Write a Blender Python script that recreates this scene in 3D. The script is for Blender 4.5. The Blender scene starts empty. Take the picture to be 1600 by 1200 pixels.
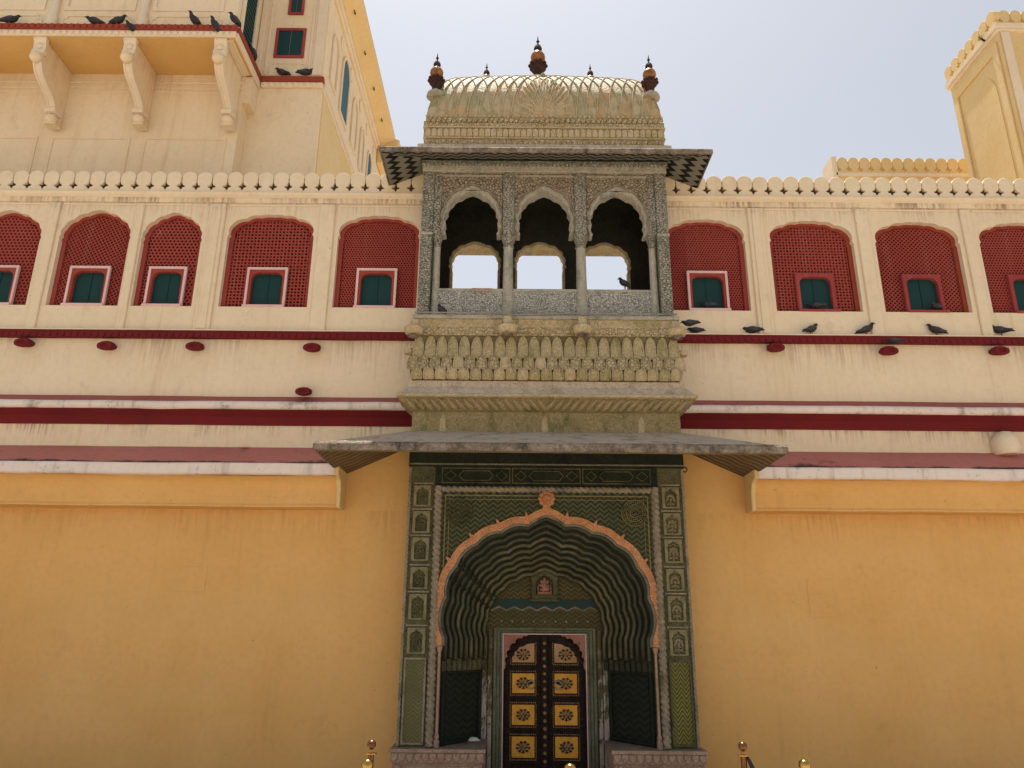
import bpy, bmesh, math, random
from mathutils import Vector, Matrix
from mathutils.geometry import tessellate_polygon
random.seed(7)
PI = math.pi
scene = bpy.context.scene
COL = scene.collection

# ------------------------------------------------------------------ camera
FPX = 1200.0; PITCH = math.radians(18.0); ROLL = 0.0081
CAM = Vector((-0.40, -9.0, 1.65))
cd = bpy.data.cameras.new('camera'); cam = bpy.data.objects.new('camera', cd); COL.objects.link(cam)
cd.sensor_width = 36; cd.lens = 36 * FPX / 1600; cd.clip_end = 2000
cam.matrix_world = Matrix.Translation(CAM) @ Matrix.Rotation(PI / 2 + PITCH, 4, 'X') @ Matrix.Rotation(ROLL, 4, 'Z')
scene.camera = cam
# ------------------------------------------------------------------ sky, sun, exposure
SUN_EL = 74.0; SUN_AZ = -12.0          # degrees; azimuth from +Y (behind the gate) towards +X
w = bpy.data.worlds.new('World'); scene.world = w; w.use_nodes = True
wn = w.node_tree; bg = wn.nodes['Background']
sky = wn.nodes.new('ShaderNodeTexSky'); sky.sky_type = 'NISHITA'; sky.sun_disc = False
sky.sun_elevation = math.radians(SUN_EL); sky.sun_rotation = math.radians(SUN_AZ)
sky.air_density = 1.0; sky.dust_density = 2.5; sky.ozone_density = 1.5; sky.altitude = 400
hs = wn.nodes.new('ShaderNodeHueSaturation'); hs.inputs['Saturation'].default_value = 0.32      # dusty, washed-out sky
wn.links.new(sky.outputs[0], hs.inputs['Color']); wn.links.new(hs.outputs[0], bg.inputs[0]); bg.inputs[1].default_value = 0.098
sl = bpy.data.lights.new('sun', 'SUN'); sl.energy = 4.6; sl.angle = math.radians(0.6); sl.color = (1, .95, .86)
sun = bpy.data.objects.new('sun', sl); COL.objects.link(sun)
e, a = math.radians(SUN_EL), math.radians(SUN_AZ)
sdir = Vector((math.sin(a) * math.cos(e), math.cos(a) * math.cos(e), math.sin(e)))
sun.rotation_euler = sdir.to_track_quat('Z', 'Y').to_euler(); sun.location = (0, 0, 30)
vs = scene.view_settings; vs.view_transform = 'Standard'; vs.look = 'None'; vs.gamma = 1; vs.exposure = 0.72
vs.use_curve_mapping = False

def at(px, py, Y):
    """photograph pixel -> point on the real plane y = Y"""
    a_ = px - 800; b_ = 600 - py
    u = a_ * math.cos(ROLL) - b_ * math.sin(ROLL); v = a_ * math.sin(ROLL) + b_ * math.cos(ROLL)
    c, s = math.cos(PITCH), math.sin(PITCH)
    d = Vector((u, FPX * c - v * s, FPX * s + v * c))
    return CAM + d * ((Y - CAM.y) / d.y)

# ------------------------------------------------------------------ materials
class NT:
    def __init__(self, name):
        self.m = bpy.data.materials.new(name); self.m.use_nodes = True
        self.t = self.m.node_tree; self.b = self.t.nodes['Principled BSDF']
        g = self.t.nodes.new('ShaderNodeNewGeometry'); self.P = g.outputs['Position']; self._s = None
    def put(self, sock, v):
        if hasattr(v, 'is_output'): self.t.links.new(v, sock)
        elif isinstance(v, (tuple, list)) and len(v) == 3 and sock.type == 'RGBA': sock.default_value = (*v, 1)
        else: sock.default_value = v
    def math(self, op, x, y=0.0, z=0.0):
        n = self.t.nodes.new('ShaderNodeMath'); n.operation = op
        self.put(n.inputs[0], x); self.put(n.inputs[1], y); self.put(n.inputs[2], z); return n.outputs[0]
    def mix(self, f, x, y, mode='MIX'):
        n = self.t.nodes.new('ShaderNodeMix'); n.data_type = 'RGBA'; n.blend_type = mode
        self.put(n.inputs[0], f); self.put(n.inputs[6], x); self.put(n.inputs[7], y); return n.outputs[2]
    def vec(self, s, p=None):
        n = self.t.nodes.new('ShaderNodeVectorMath'); n.operation = 'MULTIPLY'
        self.put(n.inputs[0], p or self.P); n.inputs[1].default_value = s; return n.outputs[0]
    def noise(self, scale, detail=5, rough=.6, p=None, dist=0.0):
        n = self.t.nodes.new('ShaderNodeTexNoise'); self.put(n.inputs['Vector'], p or self.P)
        n.inputs['Scale'].default_value = scale; n.inputs['Detail'].default_value = detail
        n.inputs['Roughness'].default_value = rough; n.inputs['Distortion'].default_value = dist; return n.outputs[0]
    def vor(self, scale, feature='F1', p=None, out='Distance'):
        n = self.t.nodes.new('ShaderNodeTexVoronoi'); n.feature = feature
        self.put(n.inputs['Vector'], p or self.P); n.inputs['Scale'].default_value = scale; return n.outputs[out]
    def ramp(self, v, lo, hi):
        n = self.t.nodes.new('ShaderNodeMapRange'); n.clamp = True
        self.put(n.inputs[0], v); n.inputs[1].default_value = lo; n.inputs[2].default_value = hi; return n.outputs[0]
    def sep(self):
        if self._s is None:
            n = self.t.nodes.new('ShaderNodeSeparateXYZ'); self.put(n.inputs[0], self.P); self._s = n.outputs
        return self._s
    def bump(self, h, strength=.3, dist=.01, prev=None):
        n = self.t.nodes.new('ShaderNodeBump'); n.inputs['Strength'].default_value = strength
        n.inputs['Distance'].default_value = dist; self.put(n.inputs['Height'], h)
        if prev: self.put(n.inputs['Normal'], prev)
        return n.outputs[0]
    def zig(self, u, v, period, amp, stripe):
        """0..1 triangle stripes of a zigzag running along u"""
        t = self.math('PINGPONG', u, period / 2)
        w_ = self.math('ADD', v, self.math('MULTIPLY', t, 2 * amp / period))
        return self.math('MULTIPLY', self.math('PINGPONG', w_, stripe / 2), 2 / stripe)
    def done(self, col, rough=.85, normal=None, metal=0.0, spec=.3):
        self.put(self.b.inputs['Base Color'], col); self.put(self.b.inputs['Roughness'], rough)
        self.b.inputs['Metallic'].default_value = metal; self.b.inputs['Specular IOR Level'].default_value = spec
        if normal: self.put(self.b.inputs['Normal'], normal)
        return self.m

def plaster(name, c1, c2, dirt=(.25, .17, .1), dirt_amt=.35, streak=.5, bump=.25, rough=.9, lo=.62, hi=.82, drips=(), dripcol=None):
    n = NT(name)
    big = n.noise(.9, 4); fine = n.noise(14, 6)
    col = n.mix(n.ramp(big, .3, .7), c1, c2)
    col = n.mix(n.math('MULTIPLY', n.ramp(fine, .45, .75), .25), col, tuple(x * .72 for x in c2))
    st = n.noise(1.0, 5, .6, n.vec((9, 9, .55)))
    sp = n.noise(2.3, 7, .7)
    d1 = n.math('MULTIPLY', n.ramp(st, .54, .74), streak)
    d2 = n.ramp(sp, lo, hi)
    f = n.math('MULTIPLY', n.math('MAXIMUM', n.math('MULTIPLY', d1, n.ramp(big, .35, .65)), d2), dirt_amt)
    col = n.mix(f, col, dirt)
    for zt_, ln, am in drips:
        Z = n.sep()[2]; fine_st = n.noise(1.0, 4, .7, n.vec((26, 26, 1.3)))
        mask = n.math('MULTIPLY', n.ramp(Z, zt_ - ln, zt_), n.math('LESS_THAN', Z, zt_))
        thr = n.math('MULTIPLY', n.ramp(n.math('ADD', fine_st, n.math('MULTIPLY', mask, .12)), .52, .70), n.math('MULTIPLY', mask, am))
        col = n.mix(n.math('MULTIPLY', thr, n.ramp(n.noise(1.7, 3), .40, .60)), col, dripcol or dirt)
    specks = n.ramp(n.noise(26, 2), .72, .75)
    col = n.mix(n.math('MULTIPLY', specks, min(1, dirt_amt * 1.6)), col, tuple(x * .5 for x in dirt))
    h = n.math('ADD', n.math('MULTIPLY', n.noise(5, 3), 1.5), n.math('MULTIPLY', n.noise(70, 4), .35))
    return n.done(col, rough, n.bump(h, bump, .012))

def stone(name, c1, c2, c3, sc=5.0, carve=0.0, cscale=30.0, bump=.5, rough=.85, crev=.35, feature='DISTANCE_TO_EDGE', anis=(1, 1, 1), grime=.6):
    n = NT(name)
    col = n.mix(n.ramp(n.noise(sc, 6, .65), .36, .64), c1, c2)
    col = n.mix(n.ramp(n.noise(sc * .45 + 1.3, 5, .6, n.vec((1.6, 1.6, .8))), .52, .72), col, c3)
    col = n.mix(n.math('MULTIPLY', n.ramp(n.noise(17, 6, .75), .50, .66), .55 * grime), col, tuple(x * .30 for x in c1))
    chips = n.noise(48, 3, .6)
    col = n.mix(n.math('MULTIPLY', n.ramp(chips, .56, .68), .55 * grime), col, tuple(min(.8, x * 1.55 + .03 * grime) for x in c2))
    col = n.mix(n.math('MULTIPLY', n.ramp(chips, .44, .32), .60 * grime), col, tuple(x * .35 for x in c3))
    h = n.math('ADD', n.noise(12, 6, .7), n.math('ADD', n.math('MULTIPLY', n.noise(60, 4), .5), n.math('MULTIPLY', chips, .8)))
    nm = n.bump(h, min(1, bump * 1.3), .03)
    if carve:
        v = n.vor(cscale, feature, n.vec(anis)); r = n.ramp(v, .0, .13)
        col = n.mix(n.math('MULTIPLY', n.math('SUBTRACT', 1.0, r), crev), col, tuple(x * .3 for x in c1))
        nm = n.bump(r, carve, .022, nm)
    return n.done(col, rough, nm)

def zigmat(name, ca, cb, period, amp, stripe, axis='xz', rough=.75, lo=.35, hi=.6, wear=.5, wearcol=(.2, .18, .12), bump=.4):
    n = NT(name); X, Y, Z = n.sep()
    u, v = {'xz': (X, Z), 'xy': (X, Y), 'yx': (Y, X), 'zx': (Z, X), 'yz': (Y, Z)}[axis]
    s = n.zig(u, v, period, amp, stripe); f = n.ramp(s, lo, hi)
    big = n.ramp(n.noise(3, 5), .35, .7)
    col = n.mix(f, ca, n.mix(big, cb, tuple(x * .6 for x in cb)))
    col = n.mix(n.math('MULTIPLY', n.ramp(n.noise(9, 6, .7), .52, .75), wear), col, wearcol)
    nm = n.bump(n.math('ADD', f, n.math('MULTIPLY', n.noise(40, 4), .5)), bump, .008)
    return n.done(col, rough, nm)

MT = {}
MT['cream'] = plaster('cream_plaster', (.80, .67, .475), (.75, .61, .41), dirt=(.42, .27, .14), dirt_amt=.5, streak=.8, lo=.58, hi=.80, drips=((7.15, .42, .8), (5.13, .55, .45), (4.03, .28, .8)), dripcol=(.22, .11, .06))
MT['cream_high'] = plaster('cream_plaster_upper', (.82, .68, .47), (.78, .62, .40), dirt=(.5, .31, .15), dirt_amt=.5, streak=.9, lo=.58, hi=.8, drips=((9.9, .8, .4),), dripcol=(.4, .22, .08))
MT['trim'] = plaster('pale_trim_plaster', (.80, .68, .5), (.74, .6, .42), dirt=(.4, .28, .18), dirt_amt=.4, streak=.6)
MT['ochre'] = plaster('ochre_plaster', (.76, .46, .17), (.69, .395, .125), dirt=(.42, .22, .08), dirt_amt=.42, streak=.5, lo=.58, hi=.85, drips=((3.0, .5, .35),), dripcol=(.35, .18, .06))
MT['yellow'] = plaster('yellow_plaster', (.74, .57, .30), (.70, .50, .22), dirt=(.5, .3, .1), dirt_amt=.3, streak=.4)
MT['soffit'] = plaster('orange_plaster', (.72, .46, .17), (.66, .40, .13), dirt=(.4, .2, .06), dirt_amt=.35, streak=.2)
MT['white'] = plaster('worn_white_paint', (.80, .71, .63), (.72, .61, .53), dirt=(.10, .07, .05), dirt_amt=.8, streak=.9, bump=.6, lo=.57, hi=.70)
MT['pink'] = plaster('faded_red_plaster', (.40, .13, .10), (.34, .095, .075), dirt=(.06, .035, .03), dirt_amt=.65, streak=.3, bump=.5, lo=.58, hi=.75)
MT['ledgepink'] = plaster('lichened_red_ledge', (.54, .20, .15), (.47, .155, .115), dirt=(.03, .022, .018), dirt_amt=.85, streak=.3, bump=.6, lo=.60, hi=.72, drips=())
def lichen(mat, z0, z1, amt):
    t = mat.node_tree; b = t.nodes['Principled BSDF']; src = b.inputs['Base Color'].links[0].from_socket
    n = NT.__new__(NT); n.m = mat; n.t = t; n.b = b; n._s = None
    n.P = t.nodes.new('ShaderNodeNewGeometry').outputs['Position']
    Z = n.sep()[2]; m = n.ramp(Z, z1, z0)
    f = n.ramp(n.math('ADD', n.math('MULTIPLY', n.noise(2.2, 6, .7), .75), n.math('MULTIPLY', m, .42)), .66, .76)
    t.links.new(n.mix(n.math('MULTIPLY', f, amt), src, (.022, .016, .012)), b.inputs['Base Color'])
lichen(MT['ledgepink'], 3.47, 3.60, .85)
def peel(mat, z0, z1, colr):          # flaking paint on the lower jambs
    t = mat.node_tree; b = t.nodes['Principled BSDF']; src = b.inputs['Base Color'].links[0].from_socket
    n = NT.__new__(NT); n.m = mat; n.t = t; n.b = b; n._s = None; n.P = t.nodes.new('ShaderNodeNewGeometry').outputs['Position']
    f = n.ramp(n.math('ADD', n.noise(11, 6, .75, n.vec((1, 1, .45))), n.math('MULTIPLY', n.ramp(n.sep()[2], z1, z0), .22)), .60, .66)
    t.links.new(n.mix(n.math('MULTIPLY', f, .9), src, colr), b.inputs['Base Color'])
MT['darkred'] = plaster('dark_red_paint', (.17, .012, .014), (.13, .01, .012), dirt=(.05, .01, .01), dirt_amt=.4, streak=.5, bump=.4)
MT['red'] = plaster('red_ochre_paint', (.34, .062, .045), (.28, .045, .034), dirt=(.55, .33, .25), dirt_amt=.35, streak=.6, bump=.4, lo=.66, hi=.8)
MT['redor'] = plaster('orange_red_paint', (.32, .06, .03), (.26, .045, .025), dirt=(.5, .3, .2), dirt_amt=.3, streak=.3, bump=.4)
MT['rosetrim'] = plaster('rose_trim_paint', (.34, .06, .055), (.28, .04, .04), dirt=(.75, .5, .45), dirt_amt=.6, streak=.5, bump=.3, lo=.60, hi=.72)
MT['whitetrim'] = plaster('pinkish_white_trim', (.78, .58, .54), (.68, .42, .4), dirt=(.35, .1, .1), dirt_amt=.5, streak=.5, bump=.3)
MT['green'] = plaster('dark_green_shutter', (.004, .042, .040), (.003, .034, .030), dirt=(.02, .04, .035), dirt_amt=.4, streak=.8, bump=.15, rough=.55)
MT['blue'] = plaster('blue_green_shutter', (.03, .12, .15), (.02, .09, .12), dirt=(.2, .25, .25), dirt_amt=.3, streak=.6, bump=.2, rough=.6)
MT['void'] = plaster('dark_interior', (.06, .010, .008), (.04, .008, .006), dirt_amt=.1)  # dark sheet colour standing in for the unlit room behind the lattice
MT['soot'] = plaster('sooty_recess', (.05, .03, .022), (.09, .055, .04), dirt=(.2, .14, .1), dirt_amt=.3)  # dark colour painted in for the shade inside the parapet holes
MT['buff'] = stone('buff_stone', (.54, .42, .23), (.60, .48, .30), (.36, .31, .13), 5)
MT['buffcarve'] = stone('carved_buff_stone', (.54, .42, .22), (.60, .48, .29), (.36, .31, .12), 5, carve=.7, cscale=24)
MT['buffmoss'] = stone('mossy_buff_stone', (.50, .40, .21), (.56, .45, .26), (.28, .26, .08), 4, carve=.35, cscale=40, anis=(1, 1, .5))
MT['basemoss'] = stone('mossy_base_stone', (.38, .31, .14), (.46, .36, .19), (.18, .18, .045), 5, carve=.4, cscale=40, anis=(1, 1, .5))
MT['grey'] = stone('grey_green_stone', (.40, .38, .30), (.50, .46, .36), (.26, .27, .21), 6)
MT['greycarve'] = stone('carved_grey_stone', (.40, .385, .30), (.50, .46, .35), (.26, .28, .225), 6, carve=1.0, cscale=42, crev=.65, anis=(.6, 1, 1))
MT['mosaic'] = stone('pebbled_spandrel_stone', (.42, .34, .23), (.48, .39, .28), (.32, .28, .19), 5, carve=1.0, cscale=26, crev=.6)
MT['fine'] = stone('fine_carved_parapet', (.66, .64, .55), (.72, .68, .57), (.50, .53, .46), 6, carve=1.0, cscale=42, crev=.5)
MT['slab'] = stone('weathered_slab', (.58, .47, .34), (.64, .54, .41), (.30, .23, .16), 4, bump=.8, grime=.5)
MT['ledgestone'] = stone('worn_ledge_stone', (.74, .58, .40), (.78, .64, .48), (.48, .36, .23), 6, bump=.9, grime=.7)
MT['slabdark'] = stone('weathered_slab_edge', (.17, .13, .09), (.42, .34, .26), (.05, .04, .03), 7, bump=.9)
MT['sootstone'] = stone('soot_blackened_stone', (.022, .020, .014), (.035, .03, .022), (.014, .013, .01), 6, carve=.6, cscale=30)  # near-black colour paints the shade inside the pavilion
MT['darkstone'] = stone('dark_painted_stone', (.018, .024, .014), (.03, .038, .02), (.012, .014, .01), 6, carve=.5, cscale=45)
MT['order'] = stone('green_arch_paint', (.024, .028, .014), (.042, .045, .021), (.055, .05, .02), 4, bump=.4, rough=.7)
MT['orderedge'] = stone('worn_arch_edge', (.16, .16, .12), (.26, .23, .17), (.09, .10, .05), 8)
MT['orderline'] = stone('worn_arch_line', (.035, .045, .028), (.09, .085, .05), (.22, .20, .15), 2.2)
MT['rolldark'] = stone('dark_teal_roll_paint', (.036, .042, .024), (.065, .066, .036), (.13, .115, .07), 3.5, bump=.4, rough=.65)
MT['rollgold'] = stone('olive_gold_roll_paint', (.075, .075, .03), (.14, .125, .055), (.21, .18, .11), 4, bump=.4, rough=.65)
MT['roll'] = stone('green_roll_paint', (.058, .062, .030), (.11, .102, .052), (.20, .165, .10), 3.0, bump=.4, rough=.65)
MT['orange'] = stone('orange_arch_paint', (.66, .28, .11), (.72, .36, .17), (.50, .20, .09), 9, carve=.4, cscale=40, crev=.4)
MT['pinkcarve'] = stone('pink_carved_plaster', (.55, .24, .16), (.62, .32, .23), (.46, .17, .11), 9, carve=.6, cscale=70, crev=.5)
MT['rope'] = stone('grey_rope_stone', (.26, .215, .145), (.37, .305, .21), (.11, .10, .06), 7)
MT['pil'] = stone('worn_green_pilaster', (.085, .085, .035), (.15, .135, .065), (.045, .05, .018), 6, bump=.6)
MT['pilpale'] = stone('pale_carved_panel', (.26, .225, .11), (.33, .28, .15), (.14, .14, .06), 8, carve=.3, cscale=60)
MT['line'] = stone('gilt_line', (.22, .17, .06), (.28, .22, .10), (.1, .09, .04), 9)
MT['doorgreen'] = stone('pale_green_frame', (.14, .15, .09), (.19, .19, .12), (.09, .09, .045), 8)
MT['jamb'] = stone('peeling_green_jamb', (.09, .085, .03), (.13, .11, .05), (.42, .37, .29), 7, bump=.7)
peel(MT['jamb'], .5, 1.5, (.52, .45, .36))
MT['brown'] = stone('dark_brass_wood', (.020, .010, .006), (.040, .022, .012), (.012, .007, .005), 18, bump=.6, rough=.45)
MT['gold'] = stone('golden_door_panel', (.70, .32, .025), (.76, .37, .04), (.54, .22, .018), 6, bump=.2, rough=.45, grime=.35)
MT['tan'] = stone('tan_door_panel', (.42, .23, .10), (.48, .28, .13), (.32, .16, .06), 6, bump=.2, rough=.6, grime=.35)
MT['boss'] = stone('brass_flower', (.30, .18, .08), (.42, .27, .13), (.10, .06, .03), 30, rough=.4)
MT['flowerbrass'] = stone('worn_brass_flower', (.36, .22, .09), (.46, .30, .14), (.16, .09, .035), 30, rough=.4)
MT['pinkstone'] = stone('pinkish_bench_stone', (.42, .27, .19), (.48, .33, .24), (.30, .20, .14), 5)
MT['benchtop'] = stone('dusty_bench_top', (.26, .19, .13), (.32, .24, .17), (.15, .11, .08), 6)
MT['terracotta'] = stone('dark_terracotta', (.045, .020, .015), (.07, .030, .021), (.025, .013, .01), 12)
n = NT('patchy_dome_plaster')
cell = n.vor(1.0, 'F1', n.vec((8.5, 5.0, 5.0), None), 'Color'); sp_ = n.t.nodes.new('ShaderNodeSeparateColor'); n.put(sp_.inputs[0], cell)
col = n.mix(n.ramp(sp_.outputs[0], .35, .55), (.50, .355, .17), (.47, .39, .24)); col = n.mix(n.math('MULTIPLY', n.ramp(sp_.outputs[1], .60, .75), .75), col, (.29, .28, .14)); col = n.mix(n.math('MULTIPLY', n.ramp(sp_.outputs[2], .75, .85), .5), col, (.44, .26, .11))
col = n.mix(n.math('MULTIPLY', n.ramp(n.noise(6, 6, .7), .5, .66), .55), col, (.22, .17, .08)); col = n.mix(n.math('MULTIPLY', n.ramp(n.noise(40, 3), .58, .68), .4), col, (.70, .60, .45))
MT['dome'] = n.done(col, .6, n.bump(n.math('ADD', n.noise(10, 6, .7), n.math('MULTIPLY', n.noise(50, 3), .5)), .6, .03))
MT['crevice'] = stone('dirt_filled_recess', (.22, .17, .08), (.28, .22, .11), (.12, .11, .045), 8)  # darker bed colour paints shade into the gaps between petals
MT['paving'] = plaster('courtyard_paving', (.47, .39, .31), (.42, .345, .275), dirt=(.28, .22, .16), dirt_amt=.3)
MT['feather'] = stone('pigeon_feather', (.022, .021, .027), (.036, .034, .042), (.014, .014, .02), 30, bump=.15, rough=.6, grime=.35)
MT['wing'] = stone('pigeon_wing', (.040, .040, .047), (.075, .074, .082), (.016, .016, .02), 26, bump=.15, rough=.7, grime=.35)
MT['claw'] = stone('pigeon_claw', (.22, .06, .05), (.25, .08, .06), (.15, .05, .04), 30, grime=.35)
MT['cloth'] = stone('white_cloth', (.72, .70, .66), (.78, .76, .72), (.6, .58, .54), 8, bump=.2, grime=.35)
MT['cable'] = stone('grey_cable', (.30, .28, .24), (.36, .33, .28), (.2, .18, .15), 10, grime=.35)
MT['rust'] = stone('rusty_iron', (.03, .018, .012), (.05, .03, .018), (.02, .012, .01), 20)
n = NT('polished_brass'); MT['brass'] = n.done(n.mix(n.ramp(n.noise(30), .4, .7), (.55, .34, .10), (.40, .22, .06)), .22, None, 1.0)
n = NT('dark_brass'); MT['dbrass'] = n.done(n.mix(n.ramp(n.noise(30), .4, .7), (.20, .09, .04), (.12, .05, .025)), .3, None, .9)
n = NT('gilt_ball'); MT['giltball'] = n.done(n.mix(n.ramp(n.noise(14, 5), .4, .65), (.34, .15, .04), (.16, .065, .025)), .4, None, .3)
n = NT('black_rope'); MT['velvet'] = n.done(n.mix(n.noise(60), (.012, .01, .012), (.03, .025, .028)), .8)
MT['zigspandrel'] = zigmat('green_zigzag_paint', (.014, .030, .017), (.10, .095, .03), .10, .045, .055, 'xz', wear=.35, wearcol=(.10, .06, .02))
MT['zigback'] = zigmat('gold_green_zigzag', (.04, .045, .014), (.12, .085, .025), .09, .04, .05, 'xz', wear=.45, wearcol=(.13, .08, .02))
MT['zigdark'] = zigmat('dark_zigzag', (.008, .012, .007), (.022, .026, .014), .09, .05, .07, 'xz', wear=.3, wearcol=(.03, .03, .02))
MT['zigpil'] = zigmat('green_zigzag_panel', (.10, .10, .035), (.19, .165, .06), .10, .05, .042, 'xz', wear=.7, wearcol=(.08, .115, .05))
MT['zigpil2'] = zigmat('yellow_green_zigzag_panel', (.06, .055, .016), (.22, .20, .04), .10, .07, .045, 'xz', wear=.3, wearcol=(.05, .045, .02))
MT['chevfront'] = zigmat('chevron_soffit_front', (.22, .22, .17), (.010, .011, .010), .16, .12, .20, 'xy', lo=.50, hi=.60, wear=.25, wearcol=(.1, .1, .08))
MT['chevside'] = zigmat('chevron_soffit_side', (.22, .22, .17), (.010, .011, .010), .12, .085, .20, 'yx', lo=.52, hi=.60, wear=.25, wearcol=(.1, .1, .08))
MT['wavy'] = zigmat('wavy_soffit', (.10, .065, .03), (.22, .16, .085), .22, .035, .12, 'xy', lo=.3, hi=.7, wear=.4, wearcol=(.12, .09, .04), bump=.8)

# ------------------------------------------------------------------ mesh building
class MB:
    def __init__(self): self.v = []; self.f = []
    def add(self, vs_, fs):
        o = len(self.v); self.v += [Vector(p) for p in vs_]; self.f += [tuple(i + o for i in f) for f in fs]; return self
    def box(self, x0, x1, y0, y1, z0, z1):
        return self.add([(x0, y0, z0), (x1, y0, z0), (x1, y1, z0), (x0, y1, z0), (x0, y0, z1), (x1, y0, z1), (x1, y1, z1), (x0, y1, z1)],
                        [(0, 3, 2, 1), (4, 5, 6, 7), (0, 1, 5, 4), (1, 2, 6, 5), (2, 3, 7, 6), (3, 0, 4, 7)])
    def prism(self, outer, y0, y1, holes=(), fn=None):
        """polygon in (x, z) extruded from y0 (front) to y1; fn maps (x, y, z) to space"""
        fn = fn or (lambda x, y, z: (x, y, z))
        loops = [list(outer)] + [list(h) for h in holes]
        flat = [p for l in loops for p in l]; n_ = len(flat)
        tris = tessellate_polygon([[Vector((p[0], p[1], 0)) for p in l] for l in loops])
        V = [fn(p[0], y0, p[1]) for p in flat] + [fn(p[0], y1, p[1]) for p in flat]; Fs = []
        for t in tris:
            A, B, C = (flat[i] for i in t)
            cr = (B[0] - A[0]) * (C[1] - A[1]) - (B[1] - A[1]) * (C[0] - A[0])
            if abs(cr) < 1e-12: continue
            t = tuple(t) if cr > 0 else (t[0], t[2], t[1])
            Fs.append(t); Fs.append((t[0] + n_, t[2] + n_, t[1] + n_))
        o = 0
        for k, l in enumerate(loops):
            ar = sum(l[i][0] * l[(i + 1) % len(l)][1] - l[(i + 1) % len(l)][0] * l[i][1] for i in range(len(l)))
            ccw = (ar > 0) == (k == 0)
            for i in range(len(l)):
                p, q = o + i, o + (i + 1) % len(l)
                Fs.append((p, p + n_, q + n_, q) if ccw else (p, q, q + n_, p + n_))
            o += len(l)
        return self.add(V, Fs)
    def loft(self, rings, closed=True, caps=True):
        n_ = len(rings[0]); V = [p for r in rings for p in r]; Fs = []
        for i in range(len(rings) - 1):
            for j in range(n_ if closed else n_ - 1):
                k = (j + 1) % n_
                Fs.append((i * n_ + j, i * n_ + k, (i + 1) * n_ + k, (i + 1) * n_ + j))
        if caps and closed:
            Fs.append(tuple(range(n_ - 1, -1, -1))); Fs.append(tuple((len(rings) - 1) * n_ + j for j in range(n_)))
        return self.add(V, Fs)
    def lathe(self, prof, c=(0, 0, 0), seg=16, wob=None, axis='z'):
        rings = []
        for r, z in prof:
            ring = []
            for j in range(seg):
                t = 2 * PI * j / seg; rr = r * (wob(t, z) if wob else 1)
                p = (rr * math.cos(t), rr * math.sin(t), z)
                if axis == 'y': p = (p[0], -p[2], p[1])
                ring.append((c[0] + p[0], c[1] + p[1], c[2] + p[2]))
            rings.append(ring)
        return self.loft(rings)
    def tube(self, path, r, seg=8):
        rings = []
        for i, p in enumerate(path):
            p = Vector(p); d = (Vector(path[min(i + 1, len(path) - 1)]) - Vector(path[max(i - 1, 0)])).normalized()
            u = d.cross(Vector((0, 0, 1)) if abs(d.z) < .9 else Vector((1, 0, 0))).normalized(); v_ = d.cross(u)
            rr = r[i] if isinstance(r, (list, tuple)) else r
            rings.append([p + (u * math.cos(2 * PI * j / seg) + v_ * math.sin(2 * PI * j / seg)) * rr for j in range(seg)])
        return self.loft(rings)
    def ball(self, c, rx, ry=None, rz=None, seg=12, rings=8):
        ry = ry or rx; rz = rz or rx
        R_ = []
        for i in range(rings + 1):
            t = -PI / 2 + PI * i / rings; k = max(math.cos(t), .02)
            R_.append([(c[0] + rx * k * math.cos(2 * PI * j / seg), c[1] + ry * k * math.sin(2 * PI * j / seg), c[2] + rz * math.sin(t)) for j in range(seg)])
        return self.loft(R_)
    def move(self, fn): self.v = [Vector(fn(p)) for p in self.v]; return self

WL = {}
def wloc(o): return WL.get(o.name, Vector((0, 0, 0))) if o else Vector((0, 0, 0))
def obj(name, mb, mat, parent=None, smooth=False, bevel=0.0, kind=None, seg=1):
    """one mesh object, its origin at the middle of its base"""
    xs = [p.x for p in mb.v]; ys = [p.y for p in mb.v]; zs = [p.z for p in mb.v]
    c = Vector(((min(xs) + max(xs)) / 2, (min(ys) + max(ys)) / 2, min(zs)))
    me = bpy.data.meshes.new(name); me.from_pydata([tuple(p - c) for p in mb.v], [], mb.f)
    bm = bmesh.new(); bm.from_mesh(me); bmesh.ops.recalc_face_normals(bm, faces=bm.faces); bm.to_mesh(me); bm.free()
    me.materials.append(MT[mat] if isinstance(mat, str) else mat)
    o = bpy.data.objects.new(name, me); COL.objects.link(o)
    WL[o.name] = c; o.location = c - wloc(parent)
    if parent: o.parent = parent
    if smooth:
        for p in me.polygons: p.use_smooth = True
        if smooth != 'all':
            try: me.set_sharp_from_angle(angle=math.radians(42))
            except Exception: pass
    if bevel:
        m = o.modifiers.new('bevel', 'BEVEL'); m.width = bevel; m.segments = seg; m.limit_method = 'ANGLE'; m.angle_limit = math.radians(40)
    if kind: o['kind'] = kind
    return o
def thing(name, loc, label, cat, group=None):
    o = bpy.data.objects.new(name, None); COL.objects.link(o); o.location = loc; o.empty_display_size = .2
    WL[o.name] = Vector(loc); o['label'] = label; o['category'] = cat
    if group: o['group'] = group
    return o
def strip(prof_, x0, x1, amp=.005, step=.22):
    n_ = max(2, int((x1 - x0) / step)); ph = random.uniform(0, 9); rings_ = []
    for i in range(n_ + 1):
        x = x0 + (x1 - x0) * i / n_; dz = amp * (math.sin(x * 1.3 + ph) + .6 * math.sin(x * 3.7 + 2 * ph)) * .5 + random.uniform(-amp, amp) * .5; dy = -abs(random.gauss(0, amp * .4))
        rings_.append([(x, y + (dy if y < -.02 else 0), z + (dz if y < -.02 else dz * .6)) for y, z in prof_])
    return MB().loft(rings_)
def dup(o, delta, parent, rotz=None, flip=False):
    c = o.copy(); COL.objects.link(c); WL[c.name] = wloc(o) + Vector(delta)
    c.parent = parent; c.location = WL[c.name] - wloc(parent)
    if flip: c.scale.x = -1
    return c
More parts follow.
